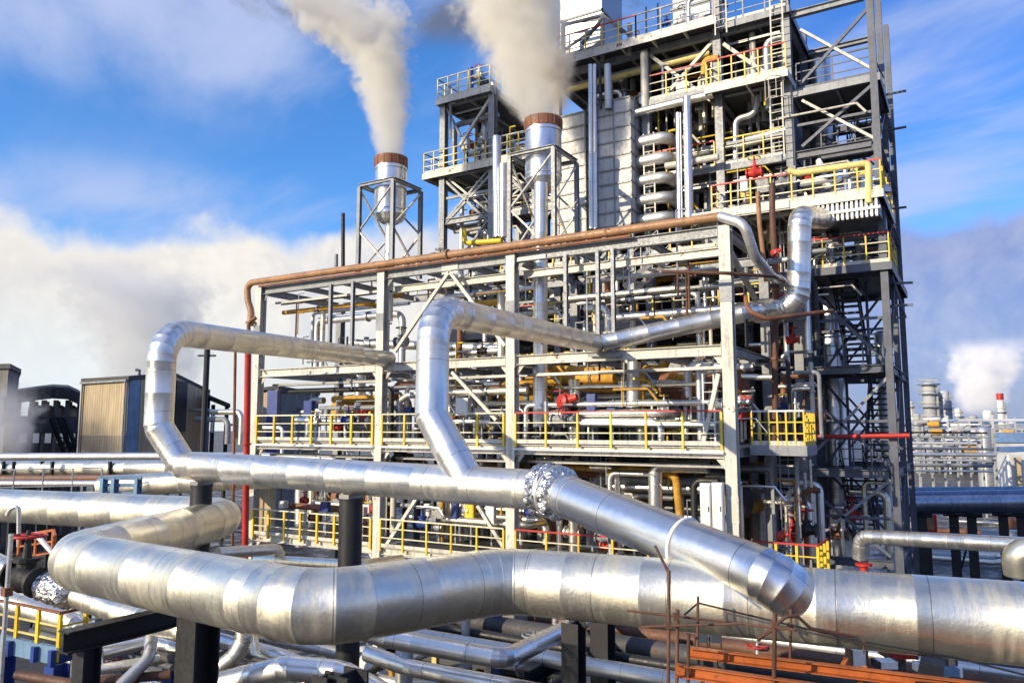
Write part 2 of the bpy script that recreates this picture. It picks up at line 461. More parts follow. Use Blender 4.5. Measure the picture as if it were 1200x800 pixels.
def vessel(label, p, r, h, mat, group=None, name='vertical_vessel', leg=.5):
    p = V(p); t = thing(name, label, 'vessel', p, group)
    MB().lathe(p+Z*(leg+r*.4), Z, dished(r, h), 28).build('shell', mat, t)
    for a in range(3):
        q = p+V((math.cos(a*2.1+.3), math.sin(a*2.1+.3), 0))*r*.8
        MB().bar(q, q+Z*(leg+r*.8), .1, .1).build('leg', 'steel_g', t)
    k = MB()
    for f in (.15, .5, .85): k.lathe(p+Z*(leg+r*.4+h*f-.03), Z, [(0, r*1.005), (0.001, r*1.03), (.06, r*1.03), (.061, r*1.005)], 28, caps=False)
    k.build('band', 'galv_s', t)
    c = p+Z*(leg+r*.4+h*.7); d = V((-.4, -.9, 0)).normalized()
    m = MB().lathe(c+d*r*.9, d, [(0, r*.22), (r*.4, r*.22), (r*.41, r*.36), (r*.55, r*.36)], 14); m.build('nozzle', 'galv_s', t)
    return t
def drum(label, p, ax, r, L, mat, group=None, saddle=.35, name='horizontal_drum'):
    p, ax = V(p), V(ax).normalized(); t = thing(name, label, 'vessel', p-Z*(r+saddle), group)
    MB().lathe(p-ax*L/2, ax, dished(r, L, dome=.5), 32).build('shell', mat, t)
    s = ax.cross(Z).normalized()
    for f in (-.3, .3):
        MB().obox(p+ax*L*f-Z*(r*.75+saddle*.5), ax*.09, s*r*.7, Z*(saddle*.5+r*.25)).build('saddle', 'steel_g', t)
    for f in (-.2, .25):
        MB().lathe(p+ax*L*f+Z*r*.9, Z, [(0, r*.16), (r*.4, r*.16), (r*.41, r*.28), (r*.55, r*.28)], 14).build('nozzle', 'galv_s', t)
    return t

# ------------------------------------------------------------------ light, sky
SUN = (RT*-.82 + V((-math.sin(YA), math.cos(YA), 0))*-.57).normalized()
EL = math.radians(20)
SUN = (SUN*math.cos(EL)+Z*math.sin(EL)).normalized()
ld = bpy.data.lights.new('sun', 'SUN'); ld.energy = 5.0; ld.angle = math.radians(.53); ld.color = (1, .85, .61)
lo = bpy.data.objects.new('sun', ld); col.objects.link(lo)
lo.rotation_euler = (-SUN).to_track_quat('-Z', 'Y').to_euler()
w = bpy.data.worlds.new('World'); sc.world = w; w.use_nodes = True
t = NT(w.node_tree); bg = t.n['Background']
sky = t.new('ShaderNodeTexSky', sky_type='NISHITA')
sky.sun_disc = False; sky.sun_elevation = EL; sky.sun_rotation = math.atan2(SUN.x, SUN.y)
sky.air_density = 1.0; sky.dust_density = .6; sky.ozone_density = 2.5
dr = t.new('ShaderNodeTexCoord').outputs['Generated']
x, y, z = t.sep(dr)
az = t.math('MULTIPLY', t.math('ARCTAN2', x, y), 57.2958)          # degrees, 0 = along +Y
el = t.math('MULTIPLY', t.math('ARCSINE', z), 57.2958)
hs = t.new('ShaderNodeHueSaturation'); hs.inputs['Saturation'].default_value = 1.22; hs.inputs['Value'].default_value = 1.0
t.put(hs.inputs['Color'], sky.outputs[0])
SK = 8.0
skyc = t.vmath('MULTIPLY', hs.outputs[0], t.mix(t.ramp(az, -24, -6), (1.15, 1.5, 1.95), (.98, 1.22, 1.80)))
# domain for cloud noise: direction on a flat layer overhead (streaks) and plain direction (heaps)
zc = t.math('MAXIMUM', t.math('ADD', z, .12), .05)
flat = t.xyz(t.math('DIVIDE', x, zc), t.math('DIVIDE', y, zc), 0)
rot = t.new('ShaderNodeVectorRotate', rotation_type='Z_AXIS'); t.put(rot.inputs['Vector'], flat); rot.inputs['Angle'].default_value = .35
sv = t.vmath('ADD', rot.outputs[0], t.vmath('SCALE', t.vmath('SUBTRACT', t.noise(flat, 1.3, 3, .5, out=1), (.5, .5, .5)), scale=.3))
streak = t.noise(t.vmath('MULTIPLY', sv, (.6, 1.5, 1)), 1.15, 7, .56, .15)
soft = t.noise(t.vmath('ADD', flat, (4.3, 1.7, 0)), .9, 3, .5, .3)
cirrus = t.math('MULTIPLY', t.ramp(t.math('ADD', t.math('MULTIPLY', streak, .9), t.math('MULTIPLY', soft, .45)), .57, .82), t.ramp(el, 6, 18))
blue_gap = t.math('MULTIPLY', t.ramp(el, 15, 18.5), t.ramp(el, 24, 19.5))
blue_gap = t.math('MULTIPLY', blue_gap, t.ramp(az, -20, -30))
cirrus = t.math('MULTIPLY', cirrus, t.math('SUBTRACT', 1., t.math('MULTIPLY', blue_gap, .75)))
c1 = t.mix(t.math('MULTIPLY', cirrus, .85), skyc, tuple(v*SK for v in (.55, .64, .92)))
# heaped cloud bank
heap = t.noise(dr, 5.0, 8, .56, .25)
big = t.noise(t.vmath('ADD', dr, (5, 2, 1)), 3.2, 2, .5)
heap2 = t.noise(t.vmath('ADD', dr, (3, 1, 2)), 14, 7, .6, .3)
puff = t.new('ShaderNodeTexVoronoi', feature='SMOOTH_F1'); puff.inputs['Scale'].default_value = 15; puff.inputs['Smoothness'].default_value = .35
t.put(puff.inputs['Vector'], t.vmath('ADD', dr, t.vmath('SCALE', t.vmath('SUBTRACT', t.noise(dr, 9, 5, .6, out=1), (.5, .5, .5)), scale=.11)))
pf = t.math('SUBTRACT', .5, puff.outputs['Distance'])
edge = t.math('ADD', t.ramp(az, -66, -22, 13.0, 16.2, False), t.math('MULTIPLY', t.math('SUBTRACT', heap, .5), 6.))
edge = t.math('ADD', edge, t.math('ADD', t.math('MULTIPLY', t.math('SUBTRACT', heap2, .5), 2.4), t.math('MULTIPLY', pf, 2.2)))
edge = t.math('SUBTRACT', edge, t.ramp(az, -26, -8, 0, 2.5))
dep = t.math('SUBTRACT', edge, el)
bank = t.math('MULTIPLY', t.ramp(dep, -.5, 1.9), t.ramp(t.math('ADD', heap, t.math('MULTIPLY', big, .4)), .36, .56, .45, 1))
so = tuple(SUN*.035)
off = t.noise(t.vmath('ADD', dr, so), 5.0, 8, .56, .25)
off2 = t.noise(t.vmath('ADD', t.vmath('ADD', dr, (3, 1, 2)), tuple(SUN*.012)), 14, 7, .6, .3)
rel = t.math('ADD', t.math('ADD', t.math('SUBTRACT', heap, off), t.math('MULTIPLY', t.math('SUBTRACT', heap2, off2), .8)), t.math('MULTIPLY', t.math('SUBTRACT', big, .5), .4))
lit = t.ramp(t.math('ADD', rel, t.math('MULTIPLY', pf, .16)), -.16, .22)
lit = t.math('MULTIPLY', lit, t.ramp(az, -12, -50, .22, 1))
lit = t.math('MAXIMUM', lit, t.math('MULTIPLY', t.ramp(dep, 3.5, .3), t.ramp(az, -15, -40, .1, .85)))
shd = t.mix(t.ramp(az, -30, -10), t.mix(t.ramp(az, -34, -52), tuple(v*SK for v in (.60, .63, .78)), tuple(v*SK for v in (.82, .79, .77))), tuple(v*SK for v in (.27, .33, .60)))
cc = t.mix(lit, shd, tuple(v*SK for v in (1.0, .95, .86)))
hz = t.ramp(el, 11, 1)
cc = t.mix(t.math('MULTIPLY', hz, t.ramp(az, -30, -62, .0, .8)), cc, tuple(v*SK for v in (.84, .93, .98)))
c2 = t.mix(t.math('MULTIPLY', bank, t.ramp(az, -25, -5, .97, .85)), c1, cc)
# dark smoke drifting over the tower
dk = t.math('MULTIPLY', t.ramp(t.math('ADD', t.noise(t.vmath('MULTIPLY', dr, (1, 1, 1.8)), 6.5, 6, .6, .4), t.math('MULTIPLY', t.math('ABSOLUTE', t.math('SUBTRACT', az, -33)), -.012)), .36, .50), t.ramp(el, 26.6, 28.8))
c2 = t.mix(t.math('MULTIPLY', dk, .8), c2, tuple(v*SK for v in (.15, .16, .22)))
t.put(bg.inputs['Color'], c2)
bg.inputs['Strength'].default_value = .125

# ------------------------------------------------------------------ ground
g = MB(); g.add([(-1600, -300, 0), (1600, -300, 0), (1600, 2600, 0), (-1600, 2600, 0)], [(0, 1, 2, 3)])
g.build('ground', 'ground', kind='structure')
MB().box((-34, 20, 0.004), (4, 42, .12)).build('pavement', 'concrete', kind='structure')

# ------------------------------------------------------------------ big expansion-loop pipe (lowest, nearest)
ZA = 7.8
Az = lambda x, y: onZ(x, y, ZA)
a_b2, a_b1 = Az(590, 679), Az(372, 714)
a_r = Az(640, 681).lerp(Az(1100, 720), 3.0)
a_e1, a_e2, a_l = Az(84, 656), Az(268, 605), Az(-160, 584)
pipe('thick dull aluminium pipe with lap seams, looping round at the front', [a_r, a_b2, a_b1, a_e1, a_e2, a_l], .455, 'galv', bend=.8, seam=1.05, nb=4)
# black frame and posts that carry it
def hframe(label, p, q, zt, w=.26, group=None):
    p, q = V(p), V(q); p.z = q.z = 0
    t = thing('support_frame', label, 'support frame', (p+q)/2, group)
    for s in (p, q): MB().ibeam(s, s+Z*(zt-.3), w, w, .025, (q-p)).build('column', 'black', t)
    d = (q-p).normalized()
    MB().ibeam(p-d*.35+Z*(zt-.15), q+d*.35+Z*(zt-.15), .25, .29, .025).build('beam', 'black', t)
    return t
c = Az(188, 676); n = (a_b1-a_e1).normalized(); s = n.cross(Z)
hframe('black steel goalpost frame under the bright end of the thick pipe', c-s*.9+n*-.35, c+s*.9-n*.2, ZA-.53)
c = a_b1+(a_e1-a_b1).normalized()*.35
def post(label, p, zt, r, mat='black', shoe=True, group=None):
    p = V(p); p.z = 0
    t = thing('pipe_support', label, 'pipe support', p, group)
    MB().lathe(p, Z, [(0, r*1.5), (.05, r*1.5), (.051, r), (zt-.12, r), (zt-.119, r*1.05), (zt-.08, r*1.05)], 28).build('post', mat, t)
    if shoe:
        MB().obox(p+Z*(zt-.04), (r*.55, 0, 0), (0, r*.9, 0), Z*.04).build('shoe', 'galv_s', t)
    return t
for px, py, wd, lab in ((407, 738, .34, 'thick black steel column right under the front bend of the thick pipe'), (384, 740, .22, 'slimmer black steel column just beside the one under the front bend')):
    p = Az(px, py); t = thing('steel_column', lab, 'column', (p.x, p.y, 0))
    MB().ibeam((p.x, p.y, 0), (p.x, p.y, ZA-.44), wd, wd, .03).build('shaft', 'black', t); MB().box((p.x-.3, p.y-.3, .12), (p.x+.3, p.y+.3, .2)).build('base_plate', 'black', t)
p = Az(235, 680)
t = thing('steel_column', 'wide black steel column rising to the underside of the bright pipe', 'column', (p.x, p.y, 0))
MB().ibeam((p.x, p.y, 0), (p.x, p.y, ZA-.5), .42, .42, .03).build('shaft', 'black', t); MB().box((p.x-.3, p.y-.3, .12), (p.x+.3, p.y+.3, .2)).build('base_plate', 'black', t)
hframe('black steel goalpost frame beneath the orange scaffold end of the thick pipe', a_b2+V((5.4, -.6, 0)), a_b2+V((5.4, .75, 0)), ZA-.53)

# ------------------------------------------------------------------ pipe with the foil-wrapped joint
b0 = P(455, 421, 31.5); b1 = P(191, 388, 18.6); b2 = P(186, 500, 18.4); b3 = P(214, 545, 18.2); b4 = P(648, 575, 12.75); b5 = P(850, 652, 10.0)
b6 = P(893, 673, 9.5)
cp = pipe('long bright aluminium pipe stepping down and slanting into the thick pipe', [b0, b1, b2, b3, b4, b6], .335, 'alu', bend=[.75, .2, .2, .3], seam=1.1, nb=7)
b5 = b4.lerp(b6, .8)
d45 = (b5-b4).normalized(); dh = (b4-b3).normalized()
fw = MB(); st = []; rr = random.Random(3); a0, a1 = b4-dh*.34, b4+d45*.26
for i in range(26):
    f = i/25
    p = a0.lerp(b4, f*2) if f < .5 else b4.lerp(a1, f*2-1)
    r = .40+.04*math.sin(f*PI*4)**2+rr.uniform(-.012, .012)
    if i in (0, 25): r = .33
    st.append((p, dh.lerp(d45, f), r, f))
fw.sweep(st, 60)
for i, v in enumerate(fw.v): fw.v[i] = v+V((rr.uniform(-1, 1), rr.uniform(-1, 1), rr.uniform(-1, 1)))*.02
fo = fw.build('foil_wrap', 'foil', cp, 'crumpled silver foil lagging round the joint', sharp=60)
for f, dd in ((.36, dh), (.64, d45)):
    p = a0.lerp(b4, f*2) if f < .5 else b4.lerp(a1, f*2-1)
    MB().lathe(p-dd*.02, dd, [(0, .40), (.001, .45), (.04, .45), (.041, .40)], 40, caps=False).build('strap', 'galv_s', fo)
p = b4.lerp(b5, .87)
MB().lathe(p-d45*.03, d45, [(0, .335), (.002, .365), (.02, .372), (.05, .365), (.052, .335)], 48, caps=False).build('clamp_ring', 'white', cp)
p = b4.lerp(b5, .10)
MB().lathe(p, d45, [(0, .335), (.002, .347), (.16, .347), (.162, .335)], 48, caps=False).build('end_collar', 'alu_b', cp)
MB().sweep([(b4+(b5-b4)*f, d45, .3395, f*3) for f in (.16, .4, .8, 1.1)]+[(b4+(b5-b4)*1.2, d45, .3395, 3.6)], 56, caps=False).build('slanted_jacket', 'alu_b', cp)
c6 = b6+d45*.26; ax_ = (a_r-a_b2).normalized(); c7 = a_b2+ax_*((c6-a_b2).dot(ax_)+.16)
pipe_mb([b6-d45*.25, c6, c7], .341, .36, 56, 4, .5, ridge=.008).build('branch_elbow', 'alu_b', cp)
for px, py, wd, lab in ((238, 562, .24, 'round black post with a lit cream side carrying the stepped pipe beside its lower elbow'), (412, 576, .23, 'round dark grey post carrying the stepped pipe between yellow railings')):
    lam = min((abs(projx(b3.lerp(b4, g_/200))-px), g_/200) for g_ in range(201))[1]
    q = b3.lerp(b4, lam); post(lab, q, q.z-.33, wd, 'black')
# ------------------------------------------------------------------ second stepped pipe
e0 = P(700, 402, 26.2); e1 = P(508, 362, 14.9); e2 = P(506, 487, 14.35); e3 = P(572, 556, 13.7)
lam = b3.lerp(b4, .83)
pipe('bright aluminium pipe dropping from a high bend into the stepped pipe', [e0, e1, e2, lam], .315, 'alu', bend=[.85, .15], seam=1.1, nb=7)
pipe('bright aluminium pipe running straight behind the cream corner column', [P(706, 402, 26.0), onY(852, 371, 25.2), onY(884, 364, 25.4), onY(896, 362, 27.5)], .31, 'alu', bend=.5, seam=.9, nb=6)
pipe('short aluminium pipe hanging down from the yellow platform with a hooked end', [onY(968, 256, 29.4), onY(937, 254, 26.6), onY(936, 345, 26.6), onY(925, 360, 26.6), onY(886, 366, 27.0)], .38, 'alu', bend=[.45, .6, .6], seam=.8, nb=6)
# ------------------------------------------------------------------ low pipes beyond the loop
def LP(label, pp, r, mat='galv', **k): return pipe(label, pp, r, mat, **k)
LP('dark long pipe on stubs, topmost of the low run before the tan shed', [P(-60, 535, 42), P(300, 534, 40), P(430, 540, 39)], .2, 'galv_s')
LP('weathered long pipe just below the topmost low run before the tan shed', [P(-60, 549, 40), P(420, 548, 38)], .42, 'galv', seam=2)
LP('brown-grey shadowed pipe under the weathered low run', [P(-60, 561, 38), P(240, 559, 36), P(300, 558, 36)], .16, 'rust')
LP('pale aluminium pipe passing behind the pale blue trestle', [P(120, 570, 33), P(240, 563, 32), P(330, 558, 32)], .46, 'galv', seam=1.2)
LP('thin grey pipe low behind the looping pipe', [P(-40, 566, 34), P(160, 566, 33)], .13, 'galv_s')
for i, px in enumerate((10, 55, 122, 190)):
    q = P(px, 545, 39); t = thing('pipe_trestle', 'slim dark trestle under the low pipe run before the sheds', 'trestle', (q.x, q.y, 0), 'trestles of the low pipe run')
    for s in (-.5, .5): MB().bar((q.x+s, q.y, 0), (q.x+s, q.y, q.z+.2), .14, .14).build('leg', 'black', t)
    MB().bar((q.x-.7, q.y, q.z-.55), (q.x+.7, q.y, q.z-.55), .14, .14).build('crossbar', 'black', t)
p = P(142, 592, 30); t = thing('trestle_tower', 'pale blue painted steel trestle beside the low pipes', 'trestle', (p.x, p.y, 0))
q = P(122, 560, 30); r_ = P(162, 560, 30)
for s in (q, P(135, 560, 30), r_): MB().ibeam((s.x, s.y, 0), s, .22, .22, .02).build('leg', 'blue_l', t)
for yy in (560, 568, 578):
    MB().bar(P(118, yy, 30), P(166, yy, 30), .1, .14).build('crossbar', 'blue_l', t)
t = thing('walkway', 'grey steel walkway with thin railing at the pale blue trestle', 'walkway', P(60, 584, 31))
p0, p1 = P(-20, 583, 31), P(118, 580, 31)
MB().bar(p0, p1, .8, .12).build('deck', 'grate', t)
railing(t, [p0, p1], post='steel_g', rail='steel_g', top='steel_g', sp=1.2)
LP('grey pipe end poking out low beside the red riser', [P(255, 648, 22), P(325, 643, 23.5), P(327, 650, 23.6)], .17, 'galv')
LP('low pale pipe crossing under the lower walkway', [P(300, 655, 24), P(420, 662, 22), P(470, 655, 25)], .15, 'galv')

# ------------------------------------------------------------------ blue platform and dark valve at the lower corner
t = thing('pipe_platform', 'blue steel platform with yellow posts and rust red handrail', 'platform', P(60, 800, 16.5))
r0, r1, r2 = P(-30, 746, 16.2), P(68, 768, 15.6), P(153, 745, 17.5)
MB().bar(r0, r1, .1, .34).build('edge_beam', 'blue_l', t)
MB().bar(r1, r2, .1, .3).build('edge_beam', 'blue', t)
for p in (r1, r2, P(205, 742, 18), P(5, 752, 16)): MB().ibeam((p.x, p.y, 0), (p.x, p.y, p.z-.18), .34, .34, .03).build('column', 'blue', t)
MB().bar(P(150, 735, 19), P(205, 730, 18.2), .3, .4).build('crossbeam', 'blue', t)
railing(t, [r0, r1, r2], h=.84, sp=.62, post='yellow', rail='yellow_p', top='rust', kick=None, pw=.07)
for f in (.2, .48, .78, .98):
    q = r0.lerp(r1, f)-V((0, .08, 0)); MB().box(q+V((-.06, -.06, -.18)), q+V((.06, .04, .12))).build('bracket', 'blue', t)
LP('shiny pipe bending straight down at the blue platform', [P(-50, 686, 18.4), P(96, 731, 17.4), P(99, 850, 17.2)], .255, 'alu', bend=.4, seam=.9)
LP('grey pipe with dark lagged valve running under the thick pipe', [P(-30, 650, 17.5), P(20, 672, 17), P(140, 716, 15.5), P(240, 745, 14.5)], .24, 'galv', seam=1.)
v = valve('black lagged valve with small red wheel at the platform corner', P(30, 677, 16.4), P(140, 716, 15.5)-P(20, 672, 17), .2, 'rubber', 'red')
fw = MB(); st = []; pa, pb = P(50, 685, 16.4), P(84, 696, 16.0)
for i in range(16): st.append((pa.lerp(pb, i/15), pb-pa, (.25 if i in (0, 15) else .285+.02*(i % 3)), i/15))
fw.sweep(st, 36)
for i, x_ in enumerate(fw.v): fw.v[i] = x_+V((rr.uniform(-1, 1), rr.uniform(-1, 1), rr.uniform(-1, 1)))*.015
tag(fw.build('foil_sleeve', 'foil', sharp=60), 'crumpled foil sleeve next to the black lagged valve', 'sleeve')
t = thing('scaffold_post', 'thin pale grey scaffold pole standing at the dark valve', 'pole', P(13, 760, 14))
q = P(13, 625, 14); MB().tube([(q.x, q.y, 0), q], .04, 10).build('tube', 'galv_s', t); MB().box(q+V((-.07, -.07, -1.1)), q+V((.07, .07, -.95))).build('coupler', 'rust', t)
t = thing('guard_rail', 'small orange guard rail between dark valve and looping pipe', 'railing', P(48, 672, 17.5))
railing(t, [P(20, 668, 18), P(60, 662, 17.8), P(62, 672, 16.8)], h=.8, sp=.5, post='orange', rail='orange', top='orange', kick=None)
t = thing('guard_rail', 'white bent bracket bar beside the looping pipe end', 'bracket', P(50, 630, 17))
MB().tube([P(42, 625, 17.4), P(62, 648, 17), P(66, 644, 17)], .06, 8).build('bar', 'white', t)
LP('thin grey bent vent pipe at the looping pipe far end', [P(8, 604, 19), P(12, 596, 19), P(22, 592, 19), P(22, 640, 19)], .05, 'galv_s')
for i, (pts, r, k, lab) in enumerate((
    ([P(120, 765, 15.5), P(175, 752, 16), P(260, 770, 15)], .13, 'alu_b', 'shiny thin pipe under the platform crossing behind the black beam'),
    ([P(110, 785, 15), P(190, 772, 15.5), P(215, 760, 16.5)], .1, 'galv', 'dull thin pipe under the platform beside the shiny thin one'),
    ([P(140, 805, 14.5), P(175, 770, 15), P(180, 730, 15.6)], .12, 'galv_s', 'grey riser pipe under the platform behind the black beam'),
    ([P(20, 790, 15), P(80, 800, 14.6), P(200, 790, 15)], .09, 'rust_d', 'rusty thin pipe lowest under the blue platform'),
    ([P(255, 735, 18), P(330, 752, 17), P(420, 770, 16)], .12, 'galv_s', 'grey thin pipe beneath the bright pipe belly'),
    ([P(295, 735, 16), P(300, 770, 15.4), P(360, 800, 14.8)], .1, 'galv', 'dull bent thin pipe beneath the bright pipe belly'))):
    pipe(lab, pts, r, k, bend=.25, seam=.7)
# ------------------------------------------------------------------ pipes and posts seen under the thick pipe
LP('shiny lower pipe with a bend, slanting up behind dark posts', [P(395, 728, 14), P(452, 747, 13.5), P(592, 772, 13.0), P(672, 733, 15.2), P(720, 705, 17.5)], .17, 'alu_b', bend=.3, seam=.9)
LP('shiny pipe beneath the bent lower pipe', [P(430, 765, 14.5), P(480, 782, 14), P(640, 812, 13.2)], .15, 'alu_b', seam=1.)
LP('dull pipe rising from below beside the black column', [P(236, 800, 14), P(276, 768, 14.2), P(286, 750, 14.3), P(286, 700, 14.4)], .16, 'galv', bend=.25, seam=.7)
LP('shiny pipe lying under the pipe bend near the black column', [P(225, 742, 17), P(330, 770, 15.5), P(400, 800, 14.5)], .17, 'alu_b', seam=.8)
LP('wide shiny pipe lowest under the thick pipe', [P(215, 812, 13), P(335, 782, 12.6), P(400, 788, 12.5), P(480, 830, 12)], .2, 'alu_b', bend=.5, seam=.7)
def gpost(label, px, py, d, w, mat, shape='tube', group=None, z0=0):
    q = P(px, py, d)
    t = thing('steel_post' , label, 'post', (q.x, q.y, z0), group)
    if shape == 'tube': MB().tube([(q.x, q.y, z0), q], w/2, 20).build('shaft', mat, t)
    elif shape == 'box': MB().bar((q.x, q.y, z0), q, w, w).build('shaft', mat, t)
    else: MB().ibeam((q.x, q.y, z0), q, w, w, .02).build('shaft', mat, t)
    MB().box((q.x-w*.8, q.y-w*.8, z0), (q.x+w*.8, q.y+w*.8, z0+.03)).build('base_plate', mat, t)
    return t
gpost('short round pale post beside ochre hose under the thick pipe', 474, 752, 14.4, .33, 'galv_s')
gpost('slim silver post under the pipe corner', 546, 700, 16.5, .2, 'galv_s')
gpost('blue painted slim post next to a silver one', 583, 700, 17, .16, 'blue', 'box')
gpost('silver post touching the blue slim post', 574, 700, 17.2, .17, 'galv_s', 'box')
gpost('square concrete pier behind the blue slim post', 606, 705, 18, .62, 'concrete', 'box')
gpost('slim silver post beside the black bracket', 651, 702, 17.5, .19, 'galv_s')
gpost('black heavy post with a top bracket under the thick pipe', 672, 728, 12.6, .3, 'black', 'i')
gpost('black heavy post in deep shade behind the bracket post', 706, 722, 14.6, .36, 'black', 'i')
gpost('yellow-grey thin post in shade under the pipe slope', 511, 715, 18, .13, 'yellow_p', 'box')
gpost('slim galvanised post before the scaffold', 745, 722, 17, .16, 'galv_s')
t = thing('concrete_beam', 'pale beam lying low behind the black posts', 'beam', P(700, 780, 17)); MB().bar(P(650, 767, 17), P(785, 783, 16.4), .22, .22).build('beam', 'concrete', t)
MB().bar(P(660, 768, 16.8)-Z*.4, P(660, 768, 16.8)-Z*.11, .3, .3).build('pad', 'concrete', t); MB().bar(P(760, 780, 16.5)-Z*.4, P(760, 780, 16.5)-Z*.11, .3, .3).build('pad', 'concrete', t)
drum('white capped drum lying low beside the short post', P(440, 782, 16), (1, -.2, 0), .34, 1.0, 'white')
pipe('ochre bent hose arching over the white drum', [P(437, 790, 15), P(440, 779, 15), P(458, 781, 15), P(461, 800, 15)], .06, 'ochre', bend=.15)

# ------------------------------------------------------------------ orange scaffold in front of the thick pipe
t = thing('scaffold', 'orange boarded tube scaffold with rusty poles below the thick pipe', 'scaffold', P(900, 800, 8.6))
def board(p, q, hh, w=.06):
    MB().chan(p, q, .09, hh, .012).build('ledger_beam', 'orange', t)
board(P(805, 762, 8.9), P(1255, 818, 8.0), .115); board(P(792, 783, 8.5), P(1255, 850, 7.5), .13)
for p, q in ((P(985, 786, 8.6), P(992, 772, 8.9)), (P(1008, 797, 8.5), P(1014, 782, 8.7)), (P(1100, 812, 8.3), P(1108, 795, 8.6))):
    MB().bar(p, q, .05, .05).build('transom', 'orange', t)
for px, y0, y1, d, r in ((783, 668, 830, 8.3, .02), (793, 714, 800, 8.8, .022), (817, 698, 765, 9.1, .017), (907, 718, 800, 8.2, .024), (926, 706, 770, 9.1, .017), (806, 742, 830, 8.4, .02), (1012, 720, 765, 9.0, .01)):
    MB().tube([P(px, y1, d), P(px+1, y0, d)], r, 10).build('pole', 'rust_d', t)
for a_, b_, r in ((P(735, 715, 9.0), P(933, 738, 8.7), .014), (P(752, 734, 8.8), P(872, 730, 8.6), .014), (P(768, 640, 9.3), P(784, 672, 8.5), .018), (P(888, 748, 8.3), P(905, 738, 8.3), .018)):
    MB().tube([a_, b_], r, 8).build('ledger_tube', 'rust_d', t)
for px, py, d in ((783, 732, 8.3), (792, 722, 8.75), (907, 731, 8.2), (926, 733, 9.05)):
    q = P(px, py, d); MB().obox(q, RT*.03, FW*.035, Z*.03).build('coupler', 'rust_d', t)
MB().tube([P(888, 750, 8.4), P(912, 729, 8.5), P(922, 722, 8.55), P(934, 721, 8.6), P(950, 736, 8.7), P(1000, 745, 8.9)], .02, 8).build('bent_tube', 'rust_d', t)
lab = 'thin dark lifeline cable sagging along the thick pipe above the scaffold'
pts = [P(802, 720, 9.1), P(818, 706, 9.2), P(905, 727, 8.95), P(1010, 751, 8.7), P(1120, 770, 8.5), P(1260, 805, 8.2)]
tag(MB().tube(pts, .012, 6).build('cable', 'black'), lab, 'cable')
for px, lab in ((822, 'white floodlight box on the scaffold, the one nearer the rusty pole'), (838, 'white floodlight box on the scaffold, further from the rusty pole')):
    q = P(px, 746, 10.6); t = thing('floodlight', lab, 'floodlight', q-Z*.14)
    MB().obox(q, RT*.075, UP*.075-FW*.02, FW*.05).build('housing', 'white', t); MB().obox(q-FW*.055-UP*0, RT*.064, UP*.062-FW*.015, FW*.004).build('lens', 'wash', t)
    MB().tube([q-RT*.08, q-RT*.08-Z*.16, q+RT*.08-Z*.16, q+RT*.08], .01, 6).build('yoke', 'black', t)
    MB().bar(q-Z*.17, V((q.x, q.y, 0)), .05, .05).build('stand', 'black', t)
def crate(label, px, py, d, w, h, mat, trim='rust_d'):
    q = P(px, py, d); t = thing('crate', label, 'crate', q-Z*h/2)
    MB().obox(q, RT*w/2, V((FW.x, FW.y, 0))*w*.4, Z*h/2).build('body', mat, t)
    m = MB()
    for s in (-1, 1): m.obox(q+RT*s*w*.5, RT*.02, V((FW.x, FW.y, 0))*w*.42, Z*h*.53)
    m.build('frame', trim, t)
    MB().bar(q-Z*h/2, V((q.x, q.y, 0)), w*.5, w*.3).build('stand', 'under', t)
crate('white box with rust red end frames beneath the thick pipe', 1004, 770, 12, .24, .26, 'white')
crate('flat red crate hanging just beneath the thick pipe', 1052, 764, 12.4, .44, .12, 'red')
crate('flat white box low behind the orange ledger', 1038, 777, 11.8, .3, .1, 'white', 'black')
crate('long pale blue box low behind the orange ledger', 1098, 783, 11.6, .5, .12, 'blue_l', 'white')
crate('tan open box with rust frame under the pipe near the ledger end', 1113, 776, 11.6, .14, .22, 'tan_sheet')
# black frame and dark pipework added to imitate shade under the thick pipe
t = thing('shade_pipe_bridge', 'low black steel pipe bridge in the shade under the thick pipe', 'pipe bridge', (-4, 15, 0))
for x in (-11, -7.5, -4, -.5, 3):
    for y in (13.4, 17.6): MB().ibeam((x, y, 0), (x, y, 5.2), .3, .3, .03).build('column', 'black', t)
    MB().ibeam((x, 12.9, 5.35), (x, 18.1, 5.35), .26, .3, .03).build('crossbeam', 'black', t)
for y in (13.2, 15.4, 17.6): MB().ibeam((-12, y, 5.02), (4.5, y, 5.02), .2, .24, .02).build('beam', 'black', t)
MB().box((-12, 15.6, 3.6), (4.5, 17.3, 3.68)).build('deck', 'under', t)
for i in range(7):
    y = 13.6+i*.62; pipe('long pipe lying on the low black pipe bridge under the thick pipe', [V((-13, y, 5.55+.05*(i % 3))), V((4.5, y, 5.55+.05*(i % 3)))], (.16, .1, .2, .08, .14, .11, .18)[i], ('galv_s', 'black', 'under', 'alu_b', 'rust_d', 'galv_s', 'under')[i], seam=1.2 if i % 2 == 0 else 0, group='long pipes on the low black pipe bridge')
for i in range(64):
    px = R.uniform(120, 1190); d = R.uniform(15, 21); py = R.uniform(745, 830)
    q = P(px, py, d); q.z = max(q.z, .6)
    k = R.choice(['galv_s', 'under', 'rust_d', 'black', 'steel_d', 'under', 'alu_b'])  # mostly dark finishes, painting in the shade under the thick pipe
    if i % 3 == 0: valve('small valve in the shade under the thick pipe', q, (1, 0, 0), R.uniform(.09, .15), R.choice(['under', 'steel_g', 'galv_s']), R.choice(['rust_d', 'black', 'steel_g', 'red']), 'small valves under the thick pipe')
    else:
        L = R.uniform(1.5, 5); pipe('thin pipe in the shade under the thick pipe', [q-V((L, 0, 0)), q+V((L, 0, 0)), q+V((L, R.choice([-1, 1])*1.5, 0))], R.uniform(.05, .13), k, group='thin pipes under the thick pipe')

